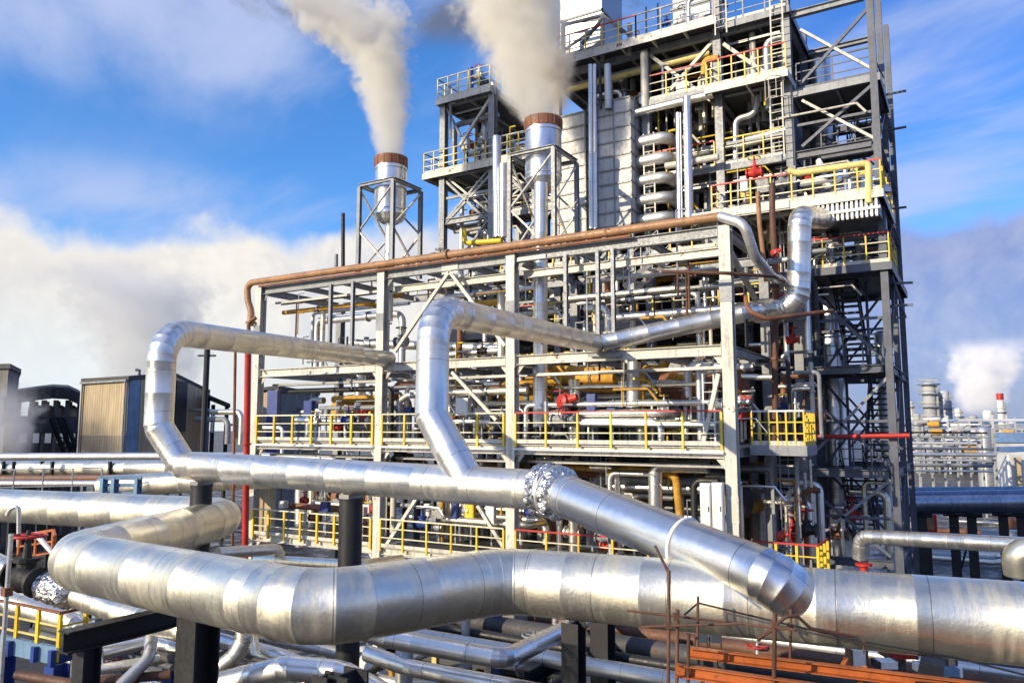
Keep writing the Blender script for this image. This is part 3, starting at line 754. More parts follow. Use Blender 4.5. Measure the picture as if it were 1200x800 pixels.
# ------------------------------------------------------------------ cream pipe rack
RX = [-27.9, -20.6, -14.4, -6.5]; RY = 24.0; RB = 29.2
rack = thing('pipe_rack', 'cream steel pipe rack with yellow railed walkways in three bays', 'pipe rack', (-17.2, RY, 0))
for x in RX:
    MB().ibeam((x, RY, 0), (x, RY, 16.35 if x != -20.6 else 16.6), .36, .36, .03, (0, 1, 0)).build('column', 'steel_w', rack)
    MB().box((x-.3, RY-.3, .12), (x+.3, RY+.3, .17)).build('base_plate', 'steel_w', rack)
for x in RX[:3]+[-6.5]:
    MB().ibeam((x, RB, 0), (x, RB, 16.2), .34, .34, .03, (0, 1, 0)).build('column', 'steel_g', rack)
LV = [16.2, 12.4, 9.2, 5.15]
for z in LV:
    for i in range(3):
        a, b = RX[i]+.19, RX[i+1]-.19
        hh = .34 if z > 6 else .28
        MB().ibeam((a, RY, z), (b, RY, z), .22, hh, .025).build('beam', 'steel_w' if z < 16 else 'steel_g', rack)
        MB().ibeam((a, RB, z), (b, RB, z), .2, hh, .025).build('beam', 'steel_g', rack)
    for x in RX: MB().ibeam((x, RY+.19, z), (x, RB-.19, z), .2, .3, .025).build('beam', 'steel_g', rack)
    for i in range(3):
        for k in (1, 2):
            x = RX[i]+(RX[i+1]-RX[i])*k/3
            MB().ibeam((x, RY+.12, z-.02), (x, RB-.12, z-.02), .14, .22, .02).build('joist', 'steel_g', rack)
for i in (1, 2): MB().ibeam((RX[i]+.19, RY+.5, 15.65), (RX[i+1]-.19, RY+.5, 15.65), .2, .28, .02).build('beam', 'steel_w', rack)
# braces
def brace(par, p, q, w=.13, mat='steel_w'): return MB().bar(p, q, w, w*.9, (0, 1, 0)).build('brace', mat, par)
rp = lambda x, y, Y=RY-.02: onY(x, y, Y)
for a, b in (((527, 318), (463, 412)), ((527, 318), (592, 405)), ((530, 436), (582, 492)), ((492, 578), (452, 640)), ((560, 592), (590, 640)), ((842, 438), (824, 520)), ((597, 306), (640, 300))):
    brace(rack, rp(*a), rp(*b))
MB().box(rp(518, 322)+V((0, -.03, 0)), rp(537, 308)+V((0, .02, 0))).build('gusset_plate', 'steel_w', rack)
brace(rack, rp(853, 290, RY+.1), V((-6.5, RB, 14.0)), .16, 'steel_g')
# hangers for the stepped pipes
for px, py, d in ((385, 411, 29.6), (411, 414, 30.2), (662, 400, 26.6), (700, 412, 26.2), (718, 412, 26.0)):
    q = onY(px, py, RY-.16); MB().chan((q.x, RY-.16, 16.1), q, .12, .16, .02, (0, 1, 0)).build('hanger', 'steel_g', rack)
for px0, px1 in ((372, 420), (690, 728)):
    a, b = onY(px0, 416, RY-.16), onY(px1, 416, RY-.16); MB().bar(a, b, .1, .1).build('cross_bar', 'steel_g', rack)
# decks and rails
for z in (9.38, 5.3):
    for i in range(3): deck(rack, RX[i]+.2, RX[i+1]-.2, RY+.14, RB-.2, z, edge='steel_w')
r_y = RY-.2
railing(rack, [(RX[0]+.25, r_y, 9.4), (RX[1]-.25, r_y, 9.4)], sp=1.05, rail='cream', top='cream', pw=.1)
railing(rack, [(RX[1]+.25, r_y, 9.4), (RX[2]-.25, r_y, 9.4)], sp=1.05, rail='cream', top='cream', pw=.08)
railing(rack, [(RX[2]+.25, r_y, 9.4), (RX[3]-.25, r_y, 9.4)], sp=1.18, rail='cream', top='red', pw=.07)
for i in range(3):
    MB().bar((RX[i]+.2, r_y-.08, 9.22), (RX[i+1]-.2, r_y-.08, 9.22), .07, .07).build('conduit', 'white', rack)
railing(rack, [(RX[0]+.25, r_y, 5.3), (RX[1]-.25, r_y, 5.3)], sp=.95, rail='cream', top='cream', pw=.1)
railing(rack, [(RX[1]+.25, r_y, 5.3), (RX[2]-.25, r_y, 5.3)], sp=1.2, rail='cream', top='cream', pw=.07)
railing(rack, [(RX[2]+.25, r_y, 5.3), (RX[3]-.25, r_y, 5.3)], sp=1.2, rail='cream', top='red', pw=.07)
# side balcony right of the corner column
deck(rack, -6.25, -4.55, 25.3, 27.0, 9.4, edge='steel_g', eh=.3)
railing(rack, [(-6.2, 25.32, 9.4), (-4.6, 25.32, 9.4), (-4.58, 27, 9.4)], sp=.25, rail='yellow', top='white', pw=.05)
deck(rack, -6.25, -4.3, 25.3, 27.0, 5.3, edge='steel_g', eh=.3)
railing(rack, [(-6.2, 25.32, 5.3), (-4.35, 25.32, 5.3), (-4.33, 27, 5.3)], sp=.6, rail='yellow', top='red', kick='yellow', pw=.08)
for x in (-5.9, -5.1): MB().bar((x, 26.6, 0), (x, 26.6, 9.1), .1, .1).build('stanchion', 'steel_g', rack)
ladder(rack, (-5.5, 27.1, 5.3), 4, (1, 0, 0), True, 'steel_g')
ladder(rack, onY(832, 524, 24.9), 2.9, (1, .2, 0), False, 'white', .35)
# brown header along the rack roof
hz = 16.62
q0, q1 = V((RX[0]-.75, RY-.22, hz)), V((RX[3]-.1, RY-.22, hz))
pipe('long tan brown header pipe lying along the rack roof edge', [V((RX[0]-.3, RY-.3, 14.6)), V((RX[0]-.35, RY-.25, 15.3)), V((RX[0]-.62, RY-.22, 15.75)), q0, q1], .15, 'copper', bend=.35, flanges=[((RX[0]-.3, RY-.3, 14.75), Z), (q0.lerp(q1, .52), V((1, 0, 0)))], fmat='copper')
pipe('thin rust pipe clipped below the long tan brown header', [q0+V((.9, -.06, -.24)), q1+V((-3, -.06, -.24))], .05, 'rust')
pipe('grey bent pipe dropping from the header at the corner column', [q1+V((.02, 0, 0)), P(872, 262, 23.6), P(884, 300, 23.9), P(905, 325, 25), P(918, 330, 26.5)], .16, 'galv_s', bend=.4)
pipe('rusty pipe curling round the corner column at pipe height', [P(775, 318, 24.2), P(850, 320, 23.5), P(908, 324, 24.2), P(918, 330, 26)], .055, 'rust_d', bend=.3)
pipe('rusty pipe hugging the corner column lower down', [P(873, 345, 24.4), P(876, 364, 24.0), P(900, 374, 23.9), P(975, 364, 25.5)], .07, 'rust', bend=.3)
pipe('tall rust red riser beside the corner column', [P(908, 520, 26), P(909, 330, 26), P(905, 250, 26), P(905, 215, 26.2)], .1, 'rust_d', flanges=[(P(908.5, 420, 26), Z), (P(909, 340, 26), Z)], fmat='rust')
pipe('slim tan riser beside the tall rust red one', [P(898, 330, 26.6), P(890, 262, 26.6), P(888, 225, 26.6)], .08, 'copper')
pipe('bright red riser standing beside the end column', [P(287, 660, 31), P(291, 398, 31)], .13, 'red', flanges=[(P(289, 520, 31), Z)], fmat='red')
pipe('slim dark red riser beside the bright red one', [P(272, 660, 31.6), P(276, 398, 31.6)], .06, 'rust')
pipe('slim brown drain pipe with red mount below the header end', [P(292, 398, 30.5), P(291, 378, 30.5), P(300, 372, 30.5)], .08, 'rust')
# risers and runs drawn from the picture
def rpipe(label, pts, r, mat, Y, **k): return pipe(label, [onY(a, b, Y) for a, b in pts], r, mat, **k)
rpipe('tall silver stack riser passing through the rack beside a cream column', [(634, 215), (633, 500)], .27, 'alu', 25.4, seam=1.2)
rpipe('short fat silver riser under the mid beam near ochre pipes', [(743, 424), (742, 478)], .25, 'galv_s', 26)
rpipe('ochre lagged pipe, top of the ochre stack over the red valve', [(632, 432), (718, 436)], .17, 'ochre', 27)
rpipe('ochre lagged pipe, middle of the ochre stack over the red valve', [(618, 445), (720, 443)], .2, 'ochre', 26.6)
rpipe('short ochre lagged pipe, lowest of the ochre stack over the red valve', [(684, 454), (720, 455)], .18, 'ochre', 26.4)
rpipe('ochre lagged pipe standing behind the red handrail', [(752, 500), (752, 432), (778, 432), (782, 418)], .15, 'ochre', 26.2, bend=.25)
rpipe('ochre pipe below the upper walkway turning down at the white cabinet', [(712, 555), (742, 548), (792, 556), (797, 606)], .14, 'ochre', 25.6, bend=.3)
rpipe('thin ochre pipe under the upper walkway behind the slanted pipe', [(640, 545), (735, 552)], .1, 'ochre', 26)
rpipe('white hooked pipe rising below the upper walkway', [(768, 600), (768, 552), (773, 545), (830, 545)], .24, 'alu', 25.3, bend=.3)
rpipe('silver pipe lying behind the white hooked pipe', [(720, 570), (850, 574)], .16, 'alu_b', 26.5)
rpipe('grey hooked pipe behind the corner bay, between deck and mid beam', [(806, 475), (806, 434), (812, 428), (848, 430)], .14, 'galv_s', 26.2, bend=.25)
rpipe('white pipe lying across the corner bay', [(795, 440), (905, 442)], .12, 'alu', 28)
rpipe('white lagged pipe running behind the first brace', [(412, 402), (585, 408)], .2, 'alu', 27, seam=1.2)
rpipe('white lagged pipe just below the one behind the first brace', [(520, 416), (590, 410)], .15, 'alu', 26.5)
rpipe('shiny pipe along the upper walkway behind the red handrail', [(640, 470), (640, 496), (840, 498)], .12, 'alu_b', 25.2, bend=.2)
rpipe('white pipe lying on the upper walkway of the end bay', [(345, 492), (470, 496)], .14, 'alu', 26)
rpipe('silver bent pipe at the end of the upper walkway', [(468, 520), (468, 470), (478, 463), (505, 463)], .13, 'galv_s', 25.5, bend=.2)
rpipe('pale stout riser in the end bay between the walkways', [(352, 640), (352, 556)], .26, 'galv_s', 27)
rpipe('cream stout riser in the end bay beside the rusty vessel', [(366, 640), (366, 556)], .2, 'galv', 27)
rpipe('cream fat riser in the end bay behind the red valve', [(422, 500), (422, 440)], .28, 'alu', 28)
rpipe('dark slim vent pole on the rack roof', [(402, 312), (402, 250)], .1, 'black', 29)
rpipe('grey slim vent stub on the rack roof beside the dark pole', [(394, 312), (394, 298)], .1, 'steel_g', 29)
# red valves
actuated('red actuated valve with black wheel behind the red handrail, the largest', onY(661, 492, 25.0), .33)
actuated('red actuated valve standing in the end bay of the rack', onY(424, 498, 25.6), .3)
actuated('small red actuated valve at the balcony beyond the corner column', onY(872, 480, 26.0), .16)
actuated('small red actuated valve low at the last balcony under the tower', onY(915, 640, 25.9), .16)
actuated('small red actuated valve on the lower walkway beside the dark grey post', onY(436, 606, 25), .17)
actuated('tiny red actuated valve at the rusty pipes past the corner column', onY(908, 306, 26.4), .15)
# plates and bolts at the joints
for i, x in enumerate(RX):
    for z in LV:
        m = MB()
        for s_ in (-1, 1):
            if (i == 0 and s_ < 0) or (i == 3 and s_ > 0): continue
            m.box((x+s_*.19+(-.012 if s_ < 0 else 0), RY-.19, z-.26), (x+s_*.19+(.012 if s_ > 0 else 0), RY+.14, z+.24))
            m.add([(x+s_*.2, RY-.008, z-.18), (x+s_*.52, RY-.008, z-.18), (x+s_*.2, RY-.008, z-.55), (x+s_*.2, RY+.008, z-.18), (x+s_*.52, RY+.008, z-.18), (x+s_*.2, RY+.008, z-.55)], [(0, 1, 2), (5, 4, 3), (0, 3, 4, 1), (1, 4, 5, 2), (2, 5, 3, 0)])
        m.build('gusset_plate', 'steel_w' if z < 16 else 'steel_g', rack)
    MB().box((x-.2, RY-.2, 7.1), (x+.2, RY-.183, 7.9)).build('splice_plate', 'steel_w', rack)
    MB().box((x-.2, RY-.2, 13.9), (x+.2, RY-.183, 14.6)).build('splice_plate', 'steel_g', rack)
# white cabinets
for px, lab in ((829, 'tall white control cabinet, the one farther from the corner column'), (843, 'tall white control cabinet against the corner column')):
    q = onY(px, 628, 23.55); t = thing('control_cabinet', lab, 'cabinet', q)
    MB().box(q+V((-.16, -.12, 0)), q+V((.16, .12, 1.6))).build('body', 'white', t)
    MB().box(q+V((-.14, -.145, .06)), q+V((.14, -.123, 1.54))).build('door', 'white', t)
    MB().box(q+V((.09, -.17, .75)), q+V((.11, -.146, .9))).build('handle', 'black', t)
    for s in (-.13, .13): MB().bar((q.x+s, q.y, 0), (q.x+s, q.y, q.z), .06, .06).build('leg', 'steel_g', t)

# ------------------------------------------------------------------ chimneys with rusty lips
def stack(label, px, py_top, py_bot, Y, r, lab_frame, fw_):
    top, bot = onY(px, py_top, Y), onY(px, py_bot, Y); h = top.z-bot.z
    t = thing('exhaust_stack', label, 'exhaust stack', bot)
    MB().lathe(bot, Z, [(0, r*.5), (.12, r*.8), (.35, r*.97), (.36, r), (h*.5, r), (h*.51, r*1.02), (h*.52, r), (h-.42, r)], 40, caps=True).build('drum', 'alu_b', t)
    l = MB(); l.lathe(bot+Z*(h-.42), Z, [(0, r*1.0), (.01, r*1.03), (.42, r*1.05), (.42, r*.93), (.02, r*.9)], 40, caps=False); l.build('lip', 'rust', t)
    l = MB()
    for i in range(14):
        a = 2*PI*i/14; c_ = bot+V((math.cos(a), math.sin(a), 0))*r*1.045; l.bar(c_+Z*(h-.41), c_+Z*(h-.03), .05, .035, (math.cos(a), math.sin(a), 0))
    l.build('stiffening_rib', 'rust', t)
    MB().lathe(bot+Z*(h-.5), Z, [(0, r*.9), (.01, r*.9)], 30).build('throat', 'under', t)
    b = MB()
    for f in (.18, .5, .8): b.lathe(bot+Z*(h*f), Z, [(0, r*1.0), (.001, r*1.025), (.05, r*1.025), (.051, r)], 40, caps=False)
    b.build('band', 'galv_s', t)
    f = thing('stack_frame', lab_frame, 'steel frame', V((bot.x, bot.y, 16.4)))
    zt = bot.z+h*fw_[1]; k = r*1.35; z0 = fw_[0]
    cs = [V((bot.x+sx*k, bot.y+sy*k, 0)) for sx, sy in ((-1, -1), (1, -1), (1, 1), (-1, 1))]
    for c_ in cs: MB().ibeam(c_+Z*z0, c_+Z*zt, .16, .16, .02).build('leg', 'steel_g', f)
    for a in range(4):
        p, q = cs[a], cs[(a+1) % 4]
        MB().ibeam(p+Z*(zt+.07), q+Z*(zt+.07), .16, .14, .02).build('top_beam', 'steel_g', f)
        MB().bar(p+Z*(z0+(zt-z0)*.5), q+Z*(zt-.1), .07, .07).build('brace', 'steel_w' if a % 2 else 'steel_g', f)
        MB().bar(q+Z*(z0+.1), p+Z*(z0+(zt-z0)*.5), .07, .07).build('brace', 'steel_w', f)
    return top, bot
s1, s1b = stack('silver exhaust drum with rusty lip on the rack roof, the lower smoking one', 457, 186, 262, 25.2, .69, 'grey steel frame holding the lower smoking drum on the rack roof', (16.4, .52))
s2, s2b = stack('silver exhaust drum with rusty lip before the ribbed ducts, the higher smoking one', 637, 141, 222, 26.2, .73, 'grey steel frame holding the higher smoking drum before the ducts', (16.4, .42))
pipe('silver riser under the lower smoking drum', [s1b+Z*.1, V((s1b.x, s1b.y, 14.5))], .2, 'alu')

WORD0 = {'rust': 'rusty', 'ochre': 'ochre', 'galv': 'dull', 'galv_s': 'grey', 'under': 'dark'}
# big exchangers deep in the rack
for i, nm in enumerate(('end', 'middle', 'corner')):
    for z, lv in ((5.35, 'lower'), (9.45, 'upper')):
        w_ = RX[i+1]-RX[i]
        for k in range(2 if i else 1):
            r = (.62, .5, .56)[(i+k) % 3]; x = RX[i]+w_*(.3+.42*k)
            m_ = ['rust', 'ochre', 'galv', 'galv_s', 'ochre', 'under'][(i*2+k+(lv == 'upper')) % 6]
            drum(f'wide {WORD0[m_]} exchanger lying deep on the {lv} walkway of the {nm} rack bay', (x, 28.3, z+r+.6+(.8 if k else 0)), (1, 0, 0), r, w_*.36, m_, saddle=.6+(.8 if k else 0), name='heat_exchanger', group=f'deep exchangers {lv} {nm}')

# ------------------------------------------------------------------ process tower
TY, TB = 30.0, 37.3
TX = [-22.0, -19.1, -15.6, -11.3, -8.2, -5.5, -2.5]
TT = [26.2, 26.2, 27.3, 26.1, 27.6, 27.0, 29.0]
tw = thing('process_tower', 'tall open steel process tower with railed decks and dark stair bay', 'process tower', (-12, TY, 0))
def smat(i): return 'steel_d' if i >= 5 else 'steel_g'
for i, x in enumerate(TX):
    wd = .25 if i == 6 else .32
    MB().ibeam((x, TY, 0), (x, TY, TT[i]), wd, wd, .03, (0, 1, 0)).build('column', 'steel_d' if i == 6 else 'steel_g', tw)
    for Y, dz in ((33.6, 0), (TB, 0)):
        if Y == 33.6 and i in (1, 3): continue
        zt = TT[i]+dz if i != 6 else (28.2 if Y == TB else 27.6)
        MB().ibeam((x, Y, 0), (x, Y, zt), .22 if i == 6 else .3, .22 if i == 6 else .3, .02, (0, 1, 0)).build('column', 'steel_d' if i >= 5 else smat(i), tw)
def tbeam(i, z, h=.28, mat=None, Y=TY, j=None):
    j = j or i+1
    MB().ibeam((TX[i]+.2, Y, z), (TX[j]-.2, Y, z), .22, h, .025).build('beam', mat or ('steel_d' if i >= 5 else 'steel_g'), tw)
LVL = {0: [26.05, 22.4, 20.0, 17.0], 1: [22.4, 20.0, 17.0], 2: [26.0, 17.0, 14.2], 3: [26.0, 23.6, 17.0, 14.2], 4: [26.0, 23.4, 20.3, 18.1, 15.7, 12.05], 5: [22.75, 20.3, 18.0, 15.72, 12.05, 8.36, 5.28]}
for i, zs in LVL.items():
    for z in zs:
        tbeam(i, z); tbeam(i, z, Y=TB)
    for z in zs:
        for x in (TX[i], TX[i+1]):
            if x == TX[i+1] and i < 5 and z in LVL.get(i+1, []): continue
            MB().ibeam((x, TY+.2, z-.01), (x, TB-.2, z-.01), .18, .3, .02).build('beam', smat(i), tw)
for i in range(2, 5):
    for z in (12.1, 8.4, 5.2): tbeam(i, z)
for i in range(0, 2):
    for z in (12.1, 8.4, 5.2): tbeam(i, z)
tp = lambda x, y, Y=TY-.25: onY(x, y, Y)
tbeam(5, 25.97, .26, 'steel_g'); tbeam(5, 25.97, .2, 'steel_g', 33.6); tbeam(5, 25.4, .2, 'steel_g', TB)
def tbr(a, b, w=.12, mat='steel_d', Y=TY): brace(tw, onY(*a, Y), onY(*b, Y), w, mat)
for a, b, w_, m_ in (((937, 100), (1019, 8), .11, 'steel_d'), ((938, 35), (1020, 80), .1, 'steel_w'), ((940, 172), (1024, 98), .11, 'steel_d'), ((940, 118), (1026, 163), .1, 'steel_w'),
        ((937, 455), (1042, 545), .1, 'steel_d'), ((937, 548), (1042, 440), .1, 'steel_g'), ((937, 562), (1044, 652), .1, 'steel_d'), ((937, 645), (1044, 562), .1, 'steel_g'),
        ((935, 245), (1030, 180), .12, 'steel_d'), ((940, 330), (1043, 430), .12, 'steel_d'),
        ((760, 64), (833, 118), .14, 'steel_w'), ((838, 46), (780, 112), .14, 'steel_w'), ((848, 52), (905, 92), .14, 'steel_w'),
        ((524, 128), (540, 160), .1, 'steel_g'), ((577, 112), (538, 172), .13, 'steel_w'), ((522, 212), (575, 262), .12, 'steel_g'), ((575, 205), (522, 262), .12, 'steel_g'),
        ((582, 190), (640, 255), .12, 'steel_g'), ((640, 195), (582, 262), .12, 'steel_w'), ((660, 28), (708, 22), .1, 'steel_g'), ((660, 60), (705, 28), .1, 'steel_d')):
    tbr(a, b, w_, m_)
# light lattice of the stair bay and the end bays, seen one behind the other
for Y in (33.6, TB):
    for i in (5,):
        zs = LVL[5][::-1]
        for za, zb in zip(zs, zs[1:]):
            brace(tw, V((TX[i]+.15, Y, za+.1)), V((TX[i+1]-.15, Y, zb-.1)), .09, 'steel_d'); brace(tw, V((TX[i+1]-.15, Y+.1, za+.1)), V((TX[i]+.15, Y+.1, zb-.1)), .09, 'steel_d')
for za, zb in zip(LVL[5][::-1], LVL[5][::-1][1:]):
    m = MB().bar((TX[6]+.02, TY+.3, za+.1), (TX[6]+.02, 33.4, zb-.1), .09, .09).build('brace', 'steel_d', tw)
    for Y in (TY+.1, 33.6, TB-.1): MB().bar((TX[5]+.2, Y, (za+zb)/2), (TX[6]-.15, Y, (za+zb)/2), .08, .1).build('girt', 'steel_d', tw)
for x in (-4.4, -3.5): MB().bar((x, 33.6, 5.3), (x, 33.6, 24.5), .1, .1).build('stanchion', 'steel_d', tw)
for x, Y, z0, z1 in ((-21, 33.6, 15, 26), (-20.1, 31.5, 17, 24), (-18, 33, 17, 23.5), (-17.2, 31, 17, 23)): MB().bar((x, Y, z0), (x, Y, z1), .14, .14).build('stanchion', 'steel_g', tw)
for i in (0, 1):
    for za, zb in ((17.1, 19.9), (20.1, 22.3), (14.4, 16.9)):
        for Y in (TY, 33.6):
            brace(tw, V((TX[i]+.15, Y+.02, za)), V((TX[i+1]-.15, Y+.02, zb)), .1, 'steel_g')
            if Y > 31 or za > 18: brace(tw, V((TX[i+1]-.15, Y+.13, za)), V((TX[i]+.15, Y+.13, zb)), .1, 'steel_w')
        MB().bar((TX[i]+.2, TY, (za+zb)/2), (TX[i+1]-.2, TY, (za+zb)/2), .1, .12).build('girt', 'steel_g', tw)
# decks + railings
def tdeck(x0, x1, y0, y1, z, pts, em='steel_w', **k):
    deck(tw, x0, x1, y0, y1, z, edge=em, eh=.26)
    if pts: railing(tw, pts, **k)
y_ = TY-.9
tdeck(-16.2, -8.0, y_, 37, 26.25, [(-16.1, 36, 26.25), (-16.1, y_+.05, 26.25), (-11.4, y_+.05, 26.25)], top='red', rail='cream', sp=.8)
railing(tw, [(-11.4, y_+.05, 26.25), (-8.1, y_+.05, 26.25)], post='steel_g', rail='steel_g', top='steel_g', sp=1.1)
tdeck(-7.9, -5.3, y_+.5, 37, 26.2, [(-7.9, y_+.55, 26.2), (-5.35, y_+.55, 26.2)], post='steel_g', rail='steel_g', top='steel_g', sp=.8, em='steel_g')
tdeck(-8.5, -5.35, TY-.95, 33, 23.4, [(-8.45, 31, 23.4), (-8.45, TY-.9, 23.4), (-5.4, TY-.9, 23.4)], top='red', sp=.55)
tdeck(-11.3, -8.55, TY-.3, 33, 23.7, [(-11.2, TY-.25, 23.7), (-8.6, TY-.25, 23.7)], top='red', sp=.9, em='steel_g')
tdeck(-22.2, -19.0, TY-.4, 36, 26.2, [(-22.15, 35, 26.2), (-22.15, TY-.35, 26.2), (-19.05, TY-.35, 26.2), (-19.05, 35, 26.2)], rail='cream', top='steel_g', sp=.62, em='steel_w')
tdeck(-23.0, -16.8, TY-.4, 36, 22.5, [(-22.95, 34, 22.5), (-22.95, TY-.35, 22.5), (-16.85, TY-.35, 22.5)], rail='cream', top='steel_g', sp=.62)
tdeck(-5.3, -2.3, TY-.1, 33.4, 22.85, [(-5.2, TY, 22.85), (-2.6, TY, 22.85), (-2.4, 33, 22.85)], post='steel_d', rail='steel_d', top='steel_d', em='steel_g', kick='steel_d')
tdeck(-8.3, -2.3, TY-1.35, 33, 18.15, [(-8.25, 31, 18.15), (-8.25, TY-1.3, 18.15), (-2.35, TY-1.3, 18.15), (-2.35, 33, 18.15)], top='red', sp=.7)
tdeck(-5.3, -2.25, TY-.25, 37, 15.8, [(-5.25, TY-.2, 15.8), (-2.3, TY-.2, 15.8), (-2.3, 33, 15.8)], top='red', rail='cream', sp=.72, em='steel_d')
tdeck(-5.4, -2.5, TY+.2, 33.2, 12.2, [(-5.3, TY+.1, 12.2), (-2.7, TY+.1, 12.2)], post='steel_d', rail='steel_d', top='steel_d', em='steel_d', kick=None, sp=.7)
tdeck(-5.4, -2.5, TY+.2, 33.2, 8.45, None, em='steel_d')
tdeck(-16.5, -8.3, TY-.5, 34, 14.3, [(-16.45, TY-.45, 14.3), (-8.35, TY-.45, 14.3)], top='yellow', sp=.9, em='steel_g')
tdeck(-22.2, -16.6, TY-.5, 34, 14.3, [(-22.15, TY-.45, 14.3), (-16.65, TY-.45, 14.3)], top='red', rail='cream', sp=.9, em='steel_g')
tdeck(-22.2, -8.4, TY-.3, 36, 17.1, [(-22.1, TY-.25, 17.1), (-8.5, TY-.25, 17.1)], top='red', rail='cream', sp=.9, em='steel_g')
tdeck(-9.0, -5.4, TY-1.4, TY-.3, 18.2, None)
# box of white ribs under the yellow platform
t = thing('air_cooler', 'white ribbed cooler box hanging under the yellow railed platform', 'air cooler', (-3.9, TY-.6, 17.3))
a, b = onY(957, 258, TY-1.3), onY(1030, 243, TY-1.3)
MB().box((a.x, TY-1.2, 17.35), (b.x, TY+1.6, 17.85)).build('body', 'galv_s', t)
m = MB(); k = 13
for i in range(k):
    x_ = a.x+(b.x-a.x)*(i+.5)/k; m.box((x_-.04, TY-1.32, 17.25), (x_+.04, TY-1.2, 17.88))
m.build('rib', 'white', t); MB().box((a.x-.05, TY-1.36, 17.5), (b.x+.05, TY-1.325, 17.6)).build('rail', 'white', t)
# stairs
fl = [(5.3, 8.45), (8.45, 12.2), (12.2, 15.8), (15.8, 18.15), (18.15, 20.4), (20.4, 22.85)]
for i, (za, zb) in enumerate(fl):
    xs = -3.15 if i % 2 else -4.05
    ya, yb = (31.2, 34.6) if i % 2 else (34.6, 31.2)
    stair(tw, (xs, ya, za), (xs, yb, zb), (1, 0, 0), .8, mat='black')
    ye = yb+(.55 if yb > 33 else -.55)
    deck(tw, -4.5, -2.7, min(yb, ye), max(yb, ye), zb, edge='steel_d', mat='black')
    railing(tw, [(-4.5, ye, zb), (-2.7, ye, zb)], post='steel_d', rail='steel_d', top='steel_d', kick=None, sp=.6)
stair(tw, onY(738, 338, 26.5), onY(778, 302, 27.5), (.2, 1, 0), .8, 'steel_w')
ladder(tw, onY(912, 185, TY-.7), 3.4, (1, 0, 0), True, 'steel_w', .45)
ladder(tw, onY(912, 75, TY-.6), 3.0, (1, 0, 0), False, 'steel_w', .45)
ladder(tw, onY(845, 40, TY-.9), 2.4, (1, 0, 0), True, 'steel_w', .45)
ladder(tw, onY(762, 260, TY-.5), 3.8, (1, 0, 0), False, 'steel_w', .45)
# bits that stick out from the tall edge column
for y_p in (110, 152, 245):
    q = onY(1044, y_p, 33); MB().tube([q-V((.6, 0, 0)), q+V((.55, 0, 0))], .05, 6).build('stub_bar', 'steel_d', tw)
MB().tube([onY(1045, 322, 31), onY(1062, 372, 31), onY(1050, 372, 31)], .035, 6).build('stay', 'steel_d', tw)
for y_p in (332, 358): MB().bar(onY(1050, y_p, 31), onY(1070, y_p-1, 31), .08, .08).build('stub_bar', 'steel_d', tw)
pipe('bright red pipe crossing low in front of the dark stair bay', [onY(918, 512, 29.6), onY(1066, 510, 29.6)], .08, 'red')
# furnace boxes added behind to fill the tower voids with dark
t = thing('dark_backing', 'dark plated furnace box added to darken the tower interior', 'backing', (-12, 35.5, 0))
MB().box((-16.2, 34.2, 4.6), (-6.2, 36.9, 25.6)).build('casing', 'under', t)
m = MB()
for i in range(8): x_ = -15.8+i*1.32; m.box((x_-.06, 34.05, 4.6), (x_+.06, 34.198, 25.6))
for i in range(11): m.box((-16.2, 34.08, 5+i*1.95), (-6.2, 34.19, 5.1+i*1.95))
m.build('stiffening_rib', 'under', t)
for x_ in (-15.9, -11, -6.5): MB().box((x_-.25, 34.4, 0), (x_+.25, 36.7, 4.597)).build('leg', 'concrete', t)
t = thing('dark_backing', 'dark plated backing box added low behind the end bays of the tower', 'backing', (-19, 36, 0))
MB().box((-21.6, 35, 4.6), (-17, 36.9, 15.5)).build('casing', 'under', t)
m = MB()
for i in range(6): m.box((-21.6, 34.88, 5+i*1.9), (-17, 34.998, 5.12+i*1.9))
m.build('stiffening_rib', 'steel_g', t)
for x_ in (-21.3, -17.3): MB().box((x_-.2, 35.2, 0), (x_+.2, 36.7, 4.597)).build('leg', 'concrete', t)
# ribbed ducts
def duct(label, px0, px1, pyt, pyb, Y, dep, rows, cols_, mat='duct'):
    a, b = onY(px0, pyb, Y), onY(px1, pyb, Y); zt = onY(px0, pyt, Y).z
    t = thing('flue_duct', label, 'duct', ((a.x+b.x)/2, Y+dep/2, a.z))
    MB().box((a.x, Y, a.z), (b.x, Y+dep, zt)).build('casing', mat, t)
    m = MB(); e = .05
    for i in range(rows+1):
        z = a.z+(zt-a.z)*i/rows; m.box((a.x-e, Y-e, z-.035), (b.x+e, Y-.003, z+.035)); m.box((b.x+.003, Y-e, z-.035), (b.x+e, Y+dep, z+.035))
    for j in range(cols_+1):
        x_ = a.x+(b.x-a.x)*j/cols_; m.box((x_-.03, Y-e*.8, a.z), (x_+.03, Y-.004, zt))
    for j in range(1, 4): y2 = Y+dep*j/3; m.box((b.x+.004, y2-.06, a.z), (b.x+e*.8, y2, zt))
    m.build('stiffening_rib', 'steel_g', t)
    for x_ in (a.x+.15, b.x-.15): MB().box((x_-.1, Y+.2, 14.3), (x_+.1, Y+.4, a.z-.003)).build('leg', 'steel_g', t)
duct('grey ribbed duct tower, the nearer full one beside the coil pipes', 701, 741, 122, 268, 29.0, 1.6, 9, 2)
duct('grey ribbed duct tower half hidden by the higher smoking drum', 655, 687, 138, 276, 29.4, 2.2, 9, 1)
